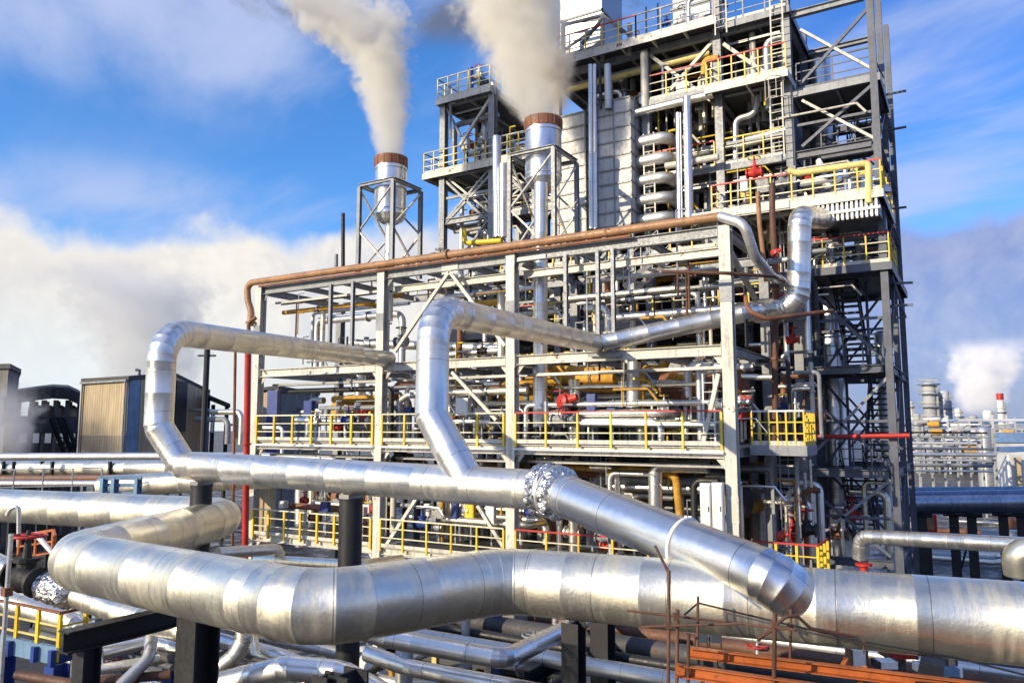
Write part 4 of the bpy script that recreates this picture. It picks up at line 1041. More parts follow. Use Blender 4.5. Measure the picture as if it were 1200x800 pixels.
# sheet metal chimney boxes on top
a, b = onY(657, 80, 30.6), onY(706, 80, 30.6)
t = thing('furnace_chimney', 'shiny square sheet metal chimney box on the top deck', 'chimney', ((a.x+b.x)/2, 31.5, 26.3))
MB().box((a.x, 30.6, 26.3), (b.x, 33.0, 33)).build('shell', 'alu_b', t)
m = MB()
for z in (27.2, 28.9, 30.6): m.box((a.x-.06, 30.54, z), (b.x+.06, 30.597, z+.1)); m.box((b.x+.003, 30.54, z), (b.x+.06, 33, z+.1))
m.build('stiffening_rib', 'steel_g', t)
a, b = onY(789, 30, 31), onY(832, 15, 31)
t = thing('furnace_chimney', 'pale boxy vent housing on the top deck near the ladder', 'vent housing', ((a.x+b.x)/2, 32, 26.3))
MB().box((a.x, 31, 26.3), (b.x, 33.4, 29.0)).build('shell', 'white', t)
m = MB(); m.box((a.x-.1, 30.9, 27.4), (b.x+.1, 30.997, 27.5)); m.box((a.x-.1, 30.9, 28.1), (b.x+.1, 30.997, 28.2)); m.build('stiffening_rib', 'steel_g', t)
MB().box((a.x-.15, 30.85, 29.003), (b.x+.15, 33.5, 29.15)).build('cap', 'steel_g', t)
for px, lab in ((772, 'thin lattice lightning mast beyond the vent housing'), (758, 'thin lightning rod on the top deck')):
    q = onY(px, 60, 34); tag(MB().tube([(q.x, 34, 26.3), (q.x, 34, 30.5)], .05, 6).build('lightning_rod', 'steel_g'), lab, 'lightning rod')
# steel portal above the chimney box
t = thing('lifting_frame', 'dark steel lifting frame round the shiny square chimney', 'steel frame', onY(690, 80, 29.6))
for px, pt, pb in ((660, 28, 82), (706, 16, 72), (738, 28, 66)):
    MB().bar(onY(px, pb, 29.6), onY(px, pt, 29.6), .16, .16).build('leg', 'steel_g', t)
for a, b in (((659, 30), (706, 18)), ((706, 18), (738, 42)), ((706, 22), (682, 52))): MB().bar(onY(*a, 29.55), onY(*b, 29.55), .12, .12).build('beam', 'steel_d', t)
# coil loops
for i in range(5):
    z = onY(770, 258-i*23, 29.9).z; a, b = onY(748, 200, 29.9).x, onY(786, 200, 29.9).x
    pipe('fat silver return bend of the stacked coil beside the ribbed duct', [V((a, 31.5, z)), V((a, 29.6, z)), V((b, 29.6, z)), V((b, 31.5, z))], .25, 'galv_s', bend=.35, group='stacked coil bends beside the ribbed duct')
TPp = lambda label, pts, r, mat, Y=29.6, **k: pipe(label, [onY(a, b, Y) for a, b in pts], r, mat, **k)
TPp('tall silver pipe standing before the coil bends, nearer the corner column', [(805, 114), (808, 262)], .17, 'alu_b', 29)
TPp('tall silver pipe standing before the coil bends, nearer the duct', [(795, 133), (797, 262)], .13, 'alu_b', 29)
TPp('fat silver pipe sloping across under the red railed gangway', [(742, 133), (836, 110)], .17, 'alu', 29.4)
TPp('yellow lagged pipe running long under the top deck', [(664, 106), (752, 84), (832, 62)], .14, 'yellow_p', 30.4)
TPp('ochre bent pipe end under the top deck by the brace', [(825, 88), (826, 70), (842, 68)], .13, 'ochre', 29.8, bend=.2)
for px, lab in ((692, 'slim grey pipe rising to the top deck between the two ducts'), (697, 'slim bright pipe rising to the top deck between the two ducts'), (712, 'stout grey pipe rising to the top deck above the nearer duct'), (703, 'thin dark pipe rising to the top deck above the ducts'), (755, 'stout cream post pipe rising under the top deck brace')):
    TPp(lab, [(px, 76 if px < 750 else 62), (px+1, 268 if px < 700 else 128)], {692: .1, 697: .09, 712: .15, 703: .06, 755: .17}[px], {703: 'under', 755: 'steel_w', 712: 'galv_s'}.get(px, 'alu_b'), 28.85 if px < 750 else 29.7)
TPp('silver pipe with two bends inside the tower below the balcony', [(862, 210), (862, 140), (884, 134), (888, 112)], .13, 'galv_s', 30.5, bend=.3)
TPp('fat grey pipe sloping through the tower below the balcony', [(780, 190), (925, 152)], .2, 'galv_s', 31)
TPp('slim grey pipe sloping through the tower above the yellow platform', [(865, 172), (925, 155)], .14, 'galv', 30.2)
TPp('pale tan pipe bending over the yellow platform corner', [(924, 200), (935, 203), (1010, 192), (1018, 192), (1018, 238)], .12, 'yellow_p', 28.7, bend=.3)
TPp('long pale pipe crossing the tower above the coil', [(780, 195), (842, 184)], .14, 'steel_w', 29.3)
TPp('shiny silver pipe standing at the far end before the tower legs', [(582, 160), (583, 278)], .2, 'alu_b', 28.5)
TPp('shiny silver pipe beside the far end one, the shorter', [(590, 192), (590, 278)], .17, 'alu_b', 28.3)
TPp('yellow hooked pipe low at the far end of the tower', [(543, 268), (545, 285), (588, 282)], .12, 'yellow', 28, bend=.2)
TPp('dark blue capped vent pipe on the far end top deck', [(552, 110), (552, 80)], .14, 'blue', 31)
# tall silver column in stair bay
def column_vessel(label, p, r, z0, z1, mat='alu_b'):
    t = thing('distillation_column', label, 'column vessel', p)
    pr = [(0, r), (z1-z0, r)]+[(z1-z0+r*.5*math.sin(PI/2*i/6), r*math.cos(PI/2*i/6)) for i in range(1, 7)]
    MB().lathe(V((p[0], p[1], z0)), Z, pr, 32).build('shell', mat, t)
    k = MB()
    for i in range(int((z1-z0)/1.8)): k.lathe(V((p[0], p[1], z0+.9+1.8*i)), Z, [(0, r), (.001, r*1.025), (.06, r*1.025), (.061, r)], 32, caps=False)
    k.build('band', 'galv_s', t); MB().lathe(V((p[0], p[1], 0)), Z, [(0, r*1.2), (.1, r*1.2), (.101, r*1.02), (z0, r*1.02)], 24).build('skirt', 'steel_d', t)
    return t
column_vessel('tall slim silver column standing inside the dark stair bay', (-5.0, 34.2, 0), .5, 3, 26)
column_vessel('slim blue-grey column beside the stairs in the dark bay', (-3.3, 36.6, 0), .3, 2, 14, 'galv_s')
# ------------------------------------------------------------------ fill: piping bays
COL = ['galv', 'galv', 'galv_s', 'galv_s', 'alu_b', 'steel_w', 'ochre', 'rust', 'galv_s', 'alu', 'steel_g', 'steel_g', 'black']
WORD = {'alu': 'shiny', 'alu_b': 'polished', 'galv': 'dull', 'galv_s': 'grey', 'steel_w': 'cream', 'ochre': 'ochre', 'rust': 'rusty', 'white': 'white', 'black': 'black', 'steel_g': 'grey painted'}
def bay(x0, x1, y0, y1, z0, z1, where, nh, nv, nw, nd, rmax=.17):
    for i in range(nh):
        r = R.uniform(.05, rmax); k = R.choice(COL); y = R.uniform(y0, y1); z = z1-.4-r-R.random()**1.5*(z1-z0)*.6
        xa = x0+R.uniform(-.1, .45)*(x1-x0); xb = x1-R.uniform(-.1, .45)*(x1-x0)
        pts = [V((xa, y, z)), V((xb, y, z))]
        m_ = R.random()
        if m_ < .35: pts.append(V((xb, y, z0+.1)))
        elif m_ < .6: pts.insert(0, V((xa, y, z0+.1)))
        elif m_ < .75: pts.append(V((xb, y+1.2, z)))
        g = f'{WORD[k]} level pipe {where}'
        pipe(g, pts, r, k, bend=r*2.5, group=g, nb=4, flanges=[(pts[0].lerp(pts[1], R.uniform(.2, .8)), pts[1]-pts[0])] if R.random() < .4 else ())
    for i in range(nv):
        r = R.uniform(.04, rmax); k = R.choice(COL); x, y = R.uniform(x0+.3, x1-.3), R.uniform(y0, y1)
        pts = [V((x, y, z0)), V((x, y, z1-R.random()*.5*(z1-z0)))]
        if R.random() < .5: pts.append(pts[1]+V((R.choice([-1, 1])*R.uniform(.4, 1.2), 0, 0)))
        g = f'{WORD[k]} upright pipe {where}'
        pipe(g, pts, r, k, bend=r*2.5, group=g, nb=4, name='riser_pipe', cat='riser', flanges=[(pts[0].lerp(pts[1], R.uniform(.2, .8)), Z)] if R.random() < .5 else ())
    for i in range(nw):
        k = R.choice(['black', 'steel_g', 'galv_s', 'blue', 'rust', 'red', 'galv_s']); wk = R.choice(['red', 'black', 'yellow', 'steel_g'])
        g = f'hand-wheel valve {where}'
        valve(g, (R.uniform(x0+.3, x1-.3), R.uniform(y0, (y0+y1)/2), z0+R.uniform(.4, 1.5)), (1, 0, 0), R.uniform(.08, .15), k, wk, g)
    for i in range(nd):
        r = R.uniform(.28, .5)
        if R.random() < .5:
            g = f'upright vessel {where}'
            vessel(g, (R.uniform(x0+.6, x1-.6), R.uniform((y0+y1)/2, y1), z0), r*.8, min(z1-z0-1.3, R.uniform(1, 1.8)), R.choice(['galv', 'galv_s', 'alu', 'white']), g)
        else:
            g = f'lying drum {where}'
            drum(g, (R.uniform(x0+1.2, x1-1.2), R.uniform((y0+y1)/2, y1), z0+r+.45), (1, 0, 0), r, R.uniform(1.2, 2.2), R.choice(['galv', 'galv_s', 'alu', 'ochre']), g)
names = ['in the end bay', 'in the middle bay', 'in the corner bay']
for i in range(3):
    x0, x1 = RX[i]+.3, RX[i+1]-.3; f = (x1-x0)/6
    s = .55 if i == 0 else 1
    COL, COL0 = ['rust', 'ochre', 'galv_s', 'rust', 'galv', 'steel_g', 'black', 'ochre'], COL
    WORD['black'] = 'black'
    bay(x0, x1, 27.6, 30.5, 5.35, 9.0, f'deep behind the lower walkway {names[i]}', int(5*f), int(7*f), 2, 0, .24)
    if i: bay(x0, x1, 27.8, 30.5, 9.45, 12.2, f'deep behind the upper walkway {names[i]}', int(3*f), int(5*f), 2, 0, .22)
    COL = COL0
    bay(x0, x1, 25, 29, 5.35, 9.0, f'on the lower rack walkway {names[i]}', int(7*f), int(11*f), int(8*f), 2 if i else 1)
    bay(x0, x1, 25, 29, 9.45, 12.2, f'on the upper rack walkway {names[i]}', int(8*f*s)+1, int(14*f*s), int(8*f*s), 2 if i else 1)
    bay(x0, x1, 25, 29, 12.5, 16.0, f'under the rack roof {names[i]}', int(5*f*s)+1, int(7*f*s), int(2*f*s), 0)
for i, nm in ((0, 'far end tower bay'), (1, 'tower bay by the higher drum'), (2, 'tower bay behind the ducts'), (3, 'tower bay with the coil'), (4, 'tower bay by the stairs')):
    x0, x1 = TX[i]+.25, TX[i+1]-.25
    for (z0, z1, fl_) in ((5.3, 9, 'first floor'), (9.3, 14.1, 'second floor'), (14.35, 17, 'third floor'), (17.2, 22.3, 'fourth floor'), (22.6, 26, 'fifth floor')):
        if fl_ == 'fifth floor' and i == 1: continue
        lo_ = z0 < 14
        bay(x0, x1, 30.4, 33.6, z0, z1, f'on the {fl_} of the {nm}', 3 if lo_ else 5, 4 if lo_ else 6, 1 if lo_ else 3, 0 if lo_ else 1)
bay(-6.1, -4.4, 27.2, 29.6, 5.4, 9.2, 'in the gap beyond the corner column, low', 2, 7, 2, 0, .12)
bay(-6.1, -4.4, 27.2, 29.6, 9.5, 12.5, 'in the gap beyond the corner column, at balcony height', 3, 7, 3, 0, .12)
bay(-6.1, -4.4, 27.4, 29.6, 12.5, 16.5, 'in the gap beyond the corner column, high', 4, 6, 2, 0, .12)
bay(-5.2, -2.7, 30.4, 32.6, 15.85, 17.2, 'on the grey deck below the white ribbed cooler', 1, 4, 3, 1)
bay(-8, -2.7, 29, 32, 18.2, 20.2, 'on the yellow railed platform', 2, 7, 4, 1)
bay(-5.2, -2.7, 30.3, 33, 5.3, 8.2, 'low in the dark stair bay', 1, 3, 2, 0)
bay(-15.5, -8.5, 30, 33, 26.3, 28, 'on the top deck', 1, 5, 3, 1)
bay(-21.8, -19.3, 30.4, 33, 26.3, 27.6, 'on the far end top deck', 1, 2, 2, 0)
bay(-24.5, -21, 29, 31, 16.5, 18.6, 'above the rack roof at the end', 1, 4, 4, 0)
def tray(label, a, b, w=.35):
    a, b = V(a), V(b); t = thing('cable_tray', label, 'cable tray', a.lerp(b, .5))
    m = MB(); s_ = (b-a).normalized().cross(Z).normalized()
    if s_.length < .5: s_ = V((0, 1, 0))
    for k in (-1, 1): m.bar(a+s_*k*w/2, b+s_*k*w/2, .02, .1)
    n = int((b-a).length/.4)
    for i in range(1, n): m.bar(a.lerp(b, i/n)-s_*w/2, a.lerp(b, i/n)+s_*w/2, .03, .02)
    m.build('tray_grating', 'galv_s', t)
    c = MB()
    for k in range(4): c.tube([a+s_*w*(k-1.5)*.2+Z*.03, b+s_*w*(k-1.5)*.2+Z*.03], .025, 6)
    c.build('cable_mesh', 'rubber', t)
for z, nm in ((8.75, 'under the upper walkway'), (11.9, 'under the mid beams'), (15.7, 'under the roof beams')):
    for i in range(3): tray(f'long ladder cable tray {nm} of the rack {names[i]}', (RX[i]+.3, 24.75, z), (RX[i+1]-.3, 24.75, z))
for i, nm in ((0, 'far end bay'), (2, 'duct bay'), (3, 'coil bay'), (4, 'bay next to the stairs')):
    for z in (19.8, 25.6 if i != 1 else 21): tray(f'ladder cable tray {"high" if z > 22 else "half way"} in the {nm} of the tower', (TX[i]+.3, 30.5, z), (TX[i+1]-.3, 30.5, z))
def jbox(g, p):
    p = V(p); t = thing('junction_box', g, 'junction box', p, g); a, b, c = R.uniform(.12, .3), R.uniform(.08, .15), R.uniform(.15, .4); k = R.choice(['white', 'steel_g', 'galv_s', 'white', 'yellow', 'blue'])
    MB().box(p+V((-a, -b, 0)), p+V((a, b, c*2))).build('body', k, t); MB().box(p+V((-a*.85, -b-.015, c*.15)), p+V((a*.85, -b-.002, c*1.85))).build('door', k, t)
    MB().bar(p+V((0, .05, -1)), p+V((0, .05, -.002)), .06, .06).build('stand', 'steel_g', t)
for i in range(3):
    for z, nm in ((5.35, 'lower'), (9.45, 'upper')):
        for k in range(5): jbox(f'junction box on a post along the {nm} rack walkway {names[i]}', (R.uniform(RX[i]+.5, RX[i+1]-.5), R.uniform(24.6, 27.5), z+1.0))
for z, nm in ((17.15, 'third'), (22.55, 'fourth'), (14.35, 'second')):
    for k in range(8): jbox(f'junction box on a post on the {nm} tower gangway', (R.uniform(-21.5, -8.6), R.uniform(29.9, 31), z+1.0))
for k in range(5): jbox('junction box on a post on the yellow railed platform', (R.uniform(-8, -2.7), R.uniform(29, 31), 19.2))
# thin conduits and hangers crossing the tower front
for k in range(120):
    i = R.randrange(0, 5); x = R.uniform(TX[i]+.2, TX[i+1]-.2); z = R.uniform(15, 24.5); y = R.uniform(29.75, 31.5); L = R.uniform(.8, 3)
    d = R.choice([(0, 0, 1), (0, 0, 1), (1, 0, 0), (1, 0, 0), (0, 1, 0)]); kk = R.choice(['galv_s', 'steel_w', 'steel_g', 'yellow', 'rust', 'alu'])
    g = 'thin conduit on the tower steelwork'
    o = MB().tube([V((x, y, z)), V((x, y, z))+V(d)*L, V((x, y, z))+V(d)*L+V((.3, 0, .0 if d[2] else -.4))], R.uniform(.025, .06), 8).build('conduit', kk)
    tag(o, g, 'conduit', 'thin conduits on the tower steelwork')

# fine lines across the rack front and extra gangway rails on the tower face
for k in range(130):
    i = R.choice([0, 1, 1, 2, 2, 2]); x = R.uniform(RX[i]+.3, RX[i+1]-.3); z = R.choice([R.uniform(9.6, 12.2), R.uniform(12.5, 16), R.uniform(5.6, 9)]); y = R.uniform(24.3, 26.5); L = R.uniform(.6, 2.2)
    d = R.choice([(0, 0, 1), (0, 0, 1), (1, 0, 0), (0, 1, 0)]); kk = R.choice(['galv_s', 'steel_g', 'steel_g', 'black', 'yellow', 'rust_d', 'ochre', 'alu_b'])
    o = MB().tube([V((x, y, z)), V((x, y, z))+V(d)*L, V((x, y, z))+V(d)*L+V((.35, 0, 0 if d[2] else -.45))], R.uniform(.02, .05), 8).build('conduit', kk)
    tag(o, 'thin conduit among the pipes of the rack front', 'conduit', 'thin conduits of the rack front')
for x0, x1, z, tp_ in ((-15.5, -8.4, 12.15, 'yellow'), (-21.8, -15.8, 12.15, 'yellow'), (-11.2, -8.4, 20.4, 'red'), (-15.4, -11.4, 20.4, 'steel_g'), (-18.9, -15.8, 19.95, 'steel_g'), (-8.1, -5.7, 20.4, 'yellow'), (-8.1, -5.7, 14.4, 'yellow')):
    deck(tw, x0, x1, TY-.1, 31.2, z, edge='steel_g'); railing(tw, [(x0+.05, TY-.05, z), (x1-.05, TY-.05, z)], top=tp_, sp=.75)
for i in range(2, 5):
    for z in (15.6, 18.7, 21.3): MB().bar((TX[i]+.2, TY+.05, z), (TX[i+1]-.2, TY+.05, z), .1, .12).build('girt', 'steel_g', tw)
    for f in (.33, .66): x = TX[i]+(TX[i+1]-TX[i])*f; MB().bar((x, 31.3, 14.3), (x, 31.3, 25.8), .12, .12).build('stanchion', 'steel_g', tw)

for i, nm in ((0, 'far end block'), (1, 'block by the higher drum')):
    for z0, z1, lv in ((17.2, 19.8, 'low'), (20, 22.2, 'middle')) + (((22.7, 25.8, 'high'),) if i == 0 else ()):
        bay(TX[i]+.3, TX[i+1]-.3, 30.3, 35.5, z0, z1, f'packed {lv} in the tower {nm}', 3, 4, 1, 0, .13)

# ------------------------------------------------------------------ sheds beyond
D1 = 62
def gz(px, d): q = P(px, 500, d); return V((q.x, q.y, 0))
def shed(label, pxs, pyt, pyb, d, dep, mat, roof='roof', name='clad_shed'):
    """front between two picture columns at depth d, running back dep metres"""
    a, b = P(pxs[0], pyt, d), P(pxs[1], pyt, d); zt = a.z; zb = P(pxs[0], pyb, d).z
    return a, b, zt, zb
t = thing('clad_shed', 'tan corrugated metal shed with a blue corner strip', 'shed', gz(125, 62))
def ring_block(par, cs, z0, zs, mat, nm='wall'):
    """closed prism on a ring of ground points, with a top height for each"""
    n = len(cs); vs = [V((c.x, c.y, z0)) for c in cs]+[V((c.x, c.y, z)) for c, z in zip(cs, zs)]
    return MB().add(vs, [(i, (i+1) % n, n+(i+1) % n, n+i) for i in range(n)]+[tuple(range(n))[::-1], tuple(range(n, 2*n))]).build(nm, mat, par)
def wall(par, p, q, z0, zp, zq, mat, nm='wall', th=.15):
    p, q = V(p), V(q); n = (q-p).cross(Z).normalized()*th
    vs = []
    for o_ in (V((0, 0, 0)), n): vs += [V((p.x, p.y, z0))+o_, V((q.x, q.y, z0))+o_, V((q.x, q.y, zq))+o_, V((p.x, p.y, zp))+o_]
    return MB().add(vs, [(0, 1, 2, 3), (7, 6, 5, 4), (0, 4, 5, 1), (1, 5, 6, 2), (2, 6, 7, 3), (3, 7, 4, 0)]).build(nm, mat, par)
A, B, C1, C2, C3 = P(97, 449, 60), P(151, 446, 58), P(163, 445, 59.5), P(203, 441, 66), P(244, 461, 73)
Bk = P(170, 450, 84)
wall(t, A, B, 9.35, A.z, B.z, 'corr'); wall(t, A, B, 6.5, 9.345, 9.345, 'corr2')
wall(t, B+(C1-B)*.01, C1, 6.4, B.z, C1.z, 'blue_l', 'corner_strip')
wall(t, A-RT*.02, A+RT*.25-FW*.08, 6.5, A.z, A.z, 'steel_w', 'corner_strip')
wall(t, C1+(C2-C1)*.01, C2, 6.4, C1.z, C2.z, 'corr'); wall(t, C2+(C3-C2)*.01, C3, 6.4, C2.z, C3.z, 'corr')
out = lambda p, k: p+(p-P(165, 450, 68))*k
ring_block(t, [out(p, .03) for p in (A, B, C1, C2, C3, Bk)], A.z, [A.z+.32, B.z+.32, C1.z+.32, C2.z+.35, C3.z+.3, C2.z+.3], 'roof', 'roof') if False else None
rv = [out(p, .03) for p in (A, B, C1, C2, C3, Bk)]; rz = [A.z, B.z, C1.z, C2.z, C3.z, C2.z]; n_ = 6
MB().add([V((p.x, p.y, z+.01)) for p, z in zip(rv, rz)]+[V((p.x, p.y, z+.36)) for p, z in zip(rv, rz)], [(i, (i+1) % n_, n_+(i+1) % n_, n_+i) for i in range(n_)]+[tuple(range(n_))[::-1], tuple(range(n_, 2*n_))]).build('roof', 'roof', t)
for f in (.02, .25, .5, .75, .98):
    q = A.lerp(B, f); MB().bar((q.x, q.y+.5, 0), (q.x, q.y+.5, 6.45), .3, .3).build('leg', 'steel_d', t)
for p, q_ in ((C1, C2), (C2, C3)):
    for f in (.3, .9): q = p.lerp(q_, f); MB().bar((q.x, q.y, 0), (q.x, q.y, 6.35), .3, .3).build('leg', 'steel_d', t)
def onwall(p, q, f0, f1, z0, z1, mat, nm):
    nd = (q-p).cross(Z).normalized(); nd = -nd if nd.dot(FW) > 0 else nd
    return wall(t, p.lerp(q, f0)+nd*.2, p.lerp(q, f1)+nd*.2, z0, z1, z1, mat, nm, .1)
MB().bar(A-FW*.35+Z*.02, B-FW*.35+Z*.05, .16, .14).build('gutter', 'steel_g', t)
for f in (.04, .97): q = A.lerp(B, f)-FW*.3; MB().tube([q, V((q.x, q.y, 6.6))], .07, 8).build('downpipe', 'steel_g', t)
onwall(C1, C2, .0, .14, 6.5, 9.4, 'black', 'door'); onwall(C2, C3, .02, .3, 9.6, C3.z+.8, 'black', 'window'); onwall(C2, C3, .86, .98, 6.6, C3.z-.1, 'blue', 'corner_strip')
q = P(163, 444, 62); MB().tube([q-Z*.3, q+Z*.7, q+Z*.75-RT*.3], .12, 8).build('vent', 'steel_d', t)
# arched canopy
t = thing('canopy_shed', 'open shed with black arched canopy roof on posts', 'canopy', gz(55, 75))
pr = []; Lp, Rp = P(14, 462, 72), P(98, 472, 72)
arc = [(14, 461), (24, 458), (45, 455), (62, 453), (80, 454), (93, 460), (100, 472)]
f1 = [P(a, b, 72) for a, b in arc]; f2 = [P(a, b-3, 84) for a, b in arc]
n = len(arc); lo1 = [p-Z*1.1 for p in f1]
MB().add(f1+f2+lo1+[p-Z*1.0 for p in f2], [(i, i+1, n+i+1, n+i) for i in range(n-1)]+[(2*n+i, 2*n+i+1, i+1, i) for i in range(n-1)]+[(2*n+i, 3*n+i, 3*n+i+1, 2*n+i+1) for i in range(n-1)]).build('roof', 'roof', t)
for px in (22, 38, 52, 66, 80, 94): q = P(px, 470, 73); MB().bar((q.x, q.y, 0), (q.x, q.y, q.z+.1), .35, .35).build('post', 'steel_g', t)
MB().bar(P(10, 497, 72.5), P(98, 498, 72.5), .6, 1.6).build('deck', 'steel_d', t)
wall(t, P(10, 505, 72.8), P(98, 505, 72.8), 0, 8.5, 8.5, 'concrete', 'wall')
for i, px in enumerate((42, 55, 68, 82)):
    q = P(px, 490, 76); tt = thing('storage_tank', 'small pale tank sitting in a row under the black canopy', 'tank', q-Z*.6, 'small tanks under the black canopy')
    MB().lathe(q-Z*.6, Z, [(0, .7), (1.6, .7), (1.9, .3)], 16).build('shell', 'white', tt); MB().lathe(q+Z*1.3, Z, [(0, .15), (.35, .15)], 8).build('nozzle', 'steel_g', tt)
t = thing('conveyor', 'dark slanting lattice gangway below the black canopy', 'gangway', gz(70, 68))
for dx in (0, 9, 16):
    MB().bar(P(60+dx, 490, 69), P(75+dx, 530, 68), .28, .28).build('rail', 'black', t)
m = MB()
for f in [i/7 for i in range(8)]: m.bar(P(60, 490, 69).lerp(P(75, 530, 68), f), P(76, 490, 69).lerp(P(91, 530, 68), f), .12, .12)
m.build('rung_grating', 'black', t)
t = thing('concrete_building', 'bare grey concrete building block at the picture edge by the canopy', 'building', gz(0, 66))
cs = [P(-90, 432, 64), P(10, 432, 62), P(23, 436, 68), P(20, 436, 80), P(-90, 432, 80)]
ring_block(t, cs, 0, [cs[0].z, cs[1].z, cs[1].z, cs[1].z, cs[0].z], 'concrete')
ring_block(t, [c_+(c_-P(-35, 432, 72))*.03 for c_ in cs], cs[1].z+.003, [cs[1].z+.4]*5, 'roof', 'roof')
q = P(24, 462, 67.5); MB().box((q.x-.3, q.y-.3, q.z-.25), (q.x+.3, q.y+.3, q.z+.25)).build('bracket', 'black', t)
wall(t, P(0, 470, 61.8), P(7, 470, 61.6), cs[1].z-4.5, cs[1].z-2.2, cs[1].z-2.2, 'black', 'window')
t = thing('utility_pole', 'tall dark pole at the shed behind the stepped pipe', 'pole', gz(243, 52)); q = P(243, 408, 52); MB().tube([(q.x, q.y, 0), q], .2, 10).build('shaft', 'black', t)
MB().bar(q-RT*.6-Z*.5, q+RT*.6-Z*.5, .12, .12).build('crossarm', 'black', t)
t = thing('canopy_shed', 'low dark lean-to roof next to the tan shed beyond the poles', 'canopy', gz(258, 70))
MB().add([P(244, 462, 70), P(270, 473, 66), P(268, 476, 76), P(240, 464, 80), P(244, 465, 70), P(270, 477, 66), P(268, 478, 76), P(240, 467, 80)], [(0, 1, 2, 3), (7, 6, 5, 4), (0, 4, 5, 1), (1, 5, 6, 2), (2, 6, 7, 3), (3, 7, 4, 0)]).build('roof', 'roof', t)
for px in (250, 266): q = P(px, 474, 69); MB().bar((q.x, q.y, 0), q, .25, .25).build('post', 'black', t)
t = thing('clad_shed', 'small tan and grey shed seen through the end bay of the rack', 'shed', gz(335, 70))
a, b, c_ = P(304, 462, 72), P(328, 458, 68), P(372, 462, 82)
wall(t, a, b, 0, a.z, a.z+.3, 'corr'); wall(t, b, c_, 0, a.z+.3, a.z+.3, 'concrete')
wall(t, b+V((-.9, -.5, 0)), b+V((.1, -.25, 0)), 5, a.z+.2, a.z+.2, 'blue', 'corner_strip')
rr_ = [a-RT*.3-FW*.3, b-FW*.4, c_+RT*.3, P(330, 462, 90)]
ring_block(t, rr_, a.z+.32, [a.z+.6]*4, 'roof', 'roof')
for i in range(16):
    px = R.uniform(236, 420); d = R.uniform(55, 80); q = P(px, R.uniform(478, 510), d)
    pipe('distant pale pipe beyond the sheds', [V((q.x-R.uniform(1, 4), q.y, q.z)), V((q.x, q.y, q.z)), V((q.x, q.y, max(0, q.z-R.uniform(1, 4))))], R.uniform(.08, .25), R.choice(['white', 'galv_s', 'steel_g', 'galv']), group='distant pale pipes beyond the sheds')

# ------------------------------------------------------------------ far refinery on the other side
def dcol(label, px, pyt, d, r, mat='wash', plats=(), top=None, pyb=520):
    q = P(px, pyt, d); t = thing('distillation_column', label, 'column vessel', (q.x, q.y, 0))
    h = q.z; MB().lathe((q.x, q.y, 0), Z, [(0, r), (h-r*.5, r), (h-r*.2, r*.8), (h, r*.35)], 20).build('shell', mat, t)
    if top: MB().lathe((q.x, q.y, h-.02), Z, [(0, r*1.02), (h*.0+top, r*1.02)], 20).build('lip', 'red', t)
    for f in plats:
        MB().lathe((q.x, q.y, h*f), Z, [(0, r), (.001, r*1.7), (.25, r*1.7), (.251, r)], 16, caps=False).build('platform', 'steel_g', t)
        k = 10; ring = [V((q.x+math.cos(2*PI*i/k)*r*1.7, q.y+math.sin(2*PI*i/k)*r*1.7, h*f+1.2)) for i in range(k+1)]
        MB().tube(ring, .06, 5).build('railing', 'yellow_p', t)
    MB().bar((q.x+r*1.15, q.y-r*.5, 0), (q.x+r*1.15, q.y-r*.5, h*.95), .5, .12).build('ladder', 'steel_g', t)
    return t
dcol('tall far column with ring platforms, highest in the distance', 1088, 447, 190, 1.5, plats=(.55, .7, .85, .96))
dcol('slim far column beside the highest far column', 1098, 458, 195, .8, plats=(.6, .9))
dcol('stout plain far column behind the slim far one', 1106, 457, 200, 1.2, plats=(.75,))
dcol('white drum shaped far stack with dark top', 1157, 480, 205, 1.2, 'white', plats=(.7,))
dcol('far flare stack with bright red tip', 1172, 468, 200, .8, 'white', plats=(.6, .8), top=1.6)
dcol('pale stout column standing nearer among the far pipe bridges', 1152, 499, 110, 1.0, 'galv_s', plats=(.5,))
dcol('thin pale far column amid the process frames', 1122, 478, 185, .7, 'white', plats=(.6, .85))
dcol('short stout far column near the red tipped stack', 1140, 486, 190, 1.0, plats=(.7,))
dcol('thin tall far column just beyond the edge column', 1066, 470, 210, .7, 'white', plats=(.7, .9))
dcol('slim far column half hidden by the tall edge column', 1074, 484, 170, .8, plats=(.6, .8))
for i in range(16):
    px = R.uniform(1070, 1198); t_ = P(px, R.uniform(484, 497), R.uniform(150, 210))
    tt = thing('process_unit', 'hazy far steel process frame among the far columns', 'steel frame', (t_.x, t_.y, 0), 'hazy far process frames')
    wd = R.uniform(3, 7)
    for s in (-1, 0, 1): MB().bar((t_.x+s*wd, t_.y, 0), (t_.x+s*wd, t_.y, t_.z-R.random()*2), .4, .4).build('column', 'wash', tt)
    for k in range(5): MB().bar((t_.x-wd, t_.y, t_.z*(.3+.15*k)), (t_.x+wd, t_.y, t_.z*(.3+.15*k)), .5, .45).build('beam', R.choice(['wash', 'steel_g', 'blue_roof', 'white']), tt)
    for k in range(4): a = R.uniform(-wd, wd); z_ = t_.z*R.uniform(.3, .9); MB().lathe((t_.x+a-1, t_.y-.6, z_), (1, 0, 0), dished(R.uniform(.4, .9), 2), 12).build('drum', R.choice(['wash', 'white', 'ochre', 'galv_s']), tt)
